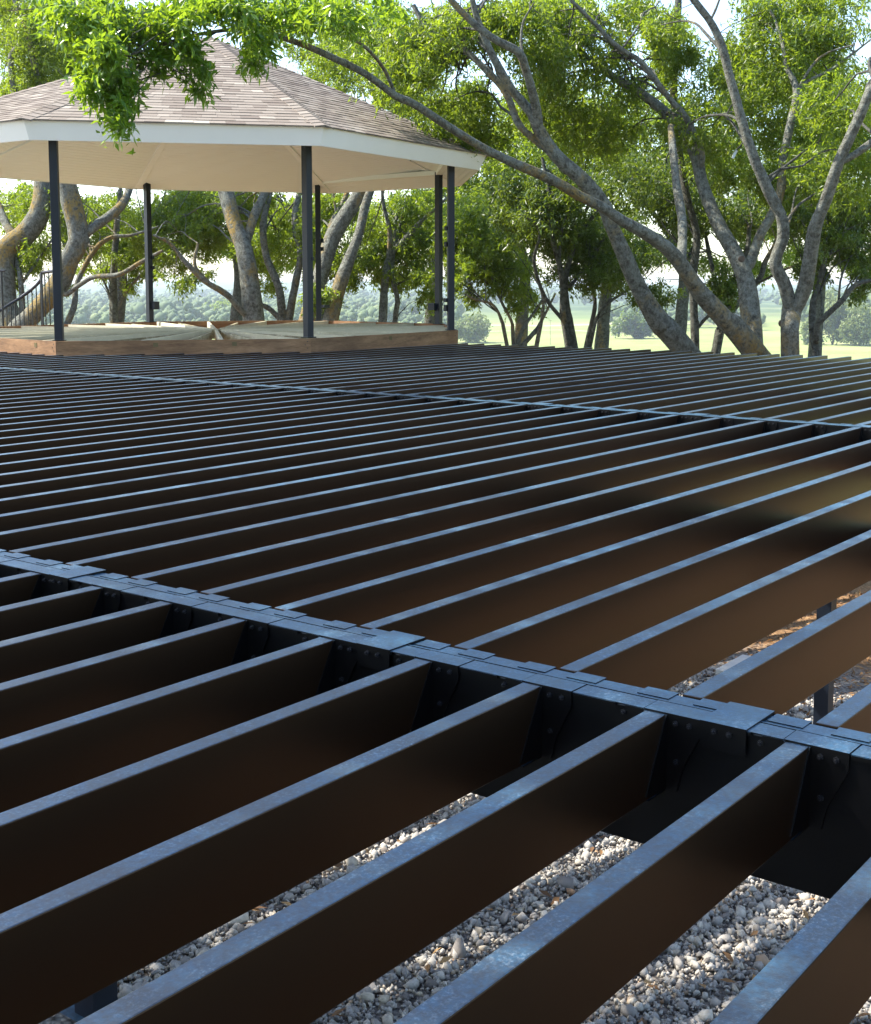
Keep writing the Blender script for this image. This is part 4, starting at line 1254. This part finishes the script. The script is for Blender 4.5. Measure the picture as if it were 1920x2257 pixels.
def valley_tree(label, px, ybase, w, h, nm='valley_tree', mat='leaf_pale', d=None, stems=3):
    gp = field_point(px, ybase)
    w_ = (gp - [0, 0, EYE]) @ FWD
    d = w_
    make_tree(nm, label, [([(px, ybase, w * .05), (px + w*.03, ybase - h*.3, w*.035), (px - w*.03, ybase - h*.6, w*.02)], d, d, True)] +
              [([(px, ybase, w*.035), (px + w * s, ybase - h*.35, w*.025), (px + w*s*1.5, ybase - h*.6, w*.015)], d, d, False) for s in (-.15, .15)],
              [(px, ybase - h*.55, w*.46, h*.42, d, w * .4 / FPX * d, int(50 + w*h/26)), (px - w*.2, ybase - h*.4, w*.28, h*.3, d, w*.2/FPX*d, int(16 + w*h/70)), (px + w*.22, ybase - h*.38, w*.28, h*.3, d, w*.2/FPX*d, int(16+w*h/70))],
              ('bark_dark', mat), (4.4 * d / FPX, 3.0 * d / FPX), .4, twigs=False)
valley_tree('round pale willow in the field just right of the gazebo platform', 1032, 757, 92, 68, 'willow_tree')
valley_tree('bright green rounded tree below the slope left of the orange trunk', 490, 720, 84, 62, 'round_tree', 'leaf')
valley_tree('bushy tree at the field edge left of the leaning trunks', 1400, 748, 92, 62, 'field_tree', 'leaf_dark')
valley_tree('yellow-green tree standing in the field at the right edge behind the slim tree', 1835, 762, 84, 120, 'field_tree')
valley_tree('pale tree with bare lower trunks at the far right edge of the field', 1895, 764, 80, 100, 'field_tree')
valley_tree('low pale bush left of the field trees at the right', 1785, 760, 44, 56, 'field_bush')

# utility poles
def pole(px, ytop, ybase, label):
    g = field_point(px, ybase); d = (g - [0, 0, EYE]) @ FWD
    t = at(px, ytop, d)
    r = empty('utility_pole', g, label, 'utility pole')
    m = MB(); m.cyl(g, t, .5, .35, 8); m.build('pole', M['bark_dark'], r, origin=g)
    m = MB(); m.bar(t - RGT*4 - [0,0,2], t + RGT*4 - [0,0,2], .5, .5); m.build('crossarm', M['bark_dark'], r, origin=g)
    return t
pa = pole(829, 688, 712, 'thin utility pole seen left of the twin-stemmed tree under the gazebo roof')
pb = pole(1213, 705, 762, 'thin utility pole in the field behind the dark slender stems')

# ------------------------------------------------------------------ haze
zlow = -137 * FT - 1
m = MB(); S_ = 26000
m.box((-S_, -S_, zlow / FT - 2), (S_, S_, 72))
hz = m.mesh('haze', M['glass'])
hm = bpy.data.materials.new('valley_haze'); hm.use_nodes = True
for nd in list(hm.node_tree.nodes):
    if nd.type != 'OUTPUT_MATERIAL': hm.node_tree.nodes.remove(nd)
pv = hm.node_tree.nodes.new('ShaderNodeVolumePrincipled')
pv.inputs['Density'].default_value = .00013
pv.inputs['Color'].default_value = (.80, .92, 1, 1)
pv.inputs['Anisotropy'].default_value = .3
hm.node_tree.links.new(pv.outputs[0], hm.node_tree.nodes['Material Output'].inputs['Volume'])
hz.materials.clear(); hz.materials.append(hm)
tag(link('haze', hz), kind='stuff')
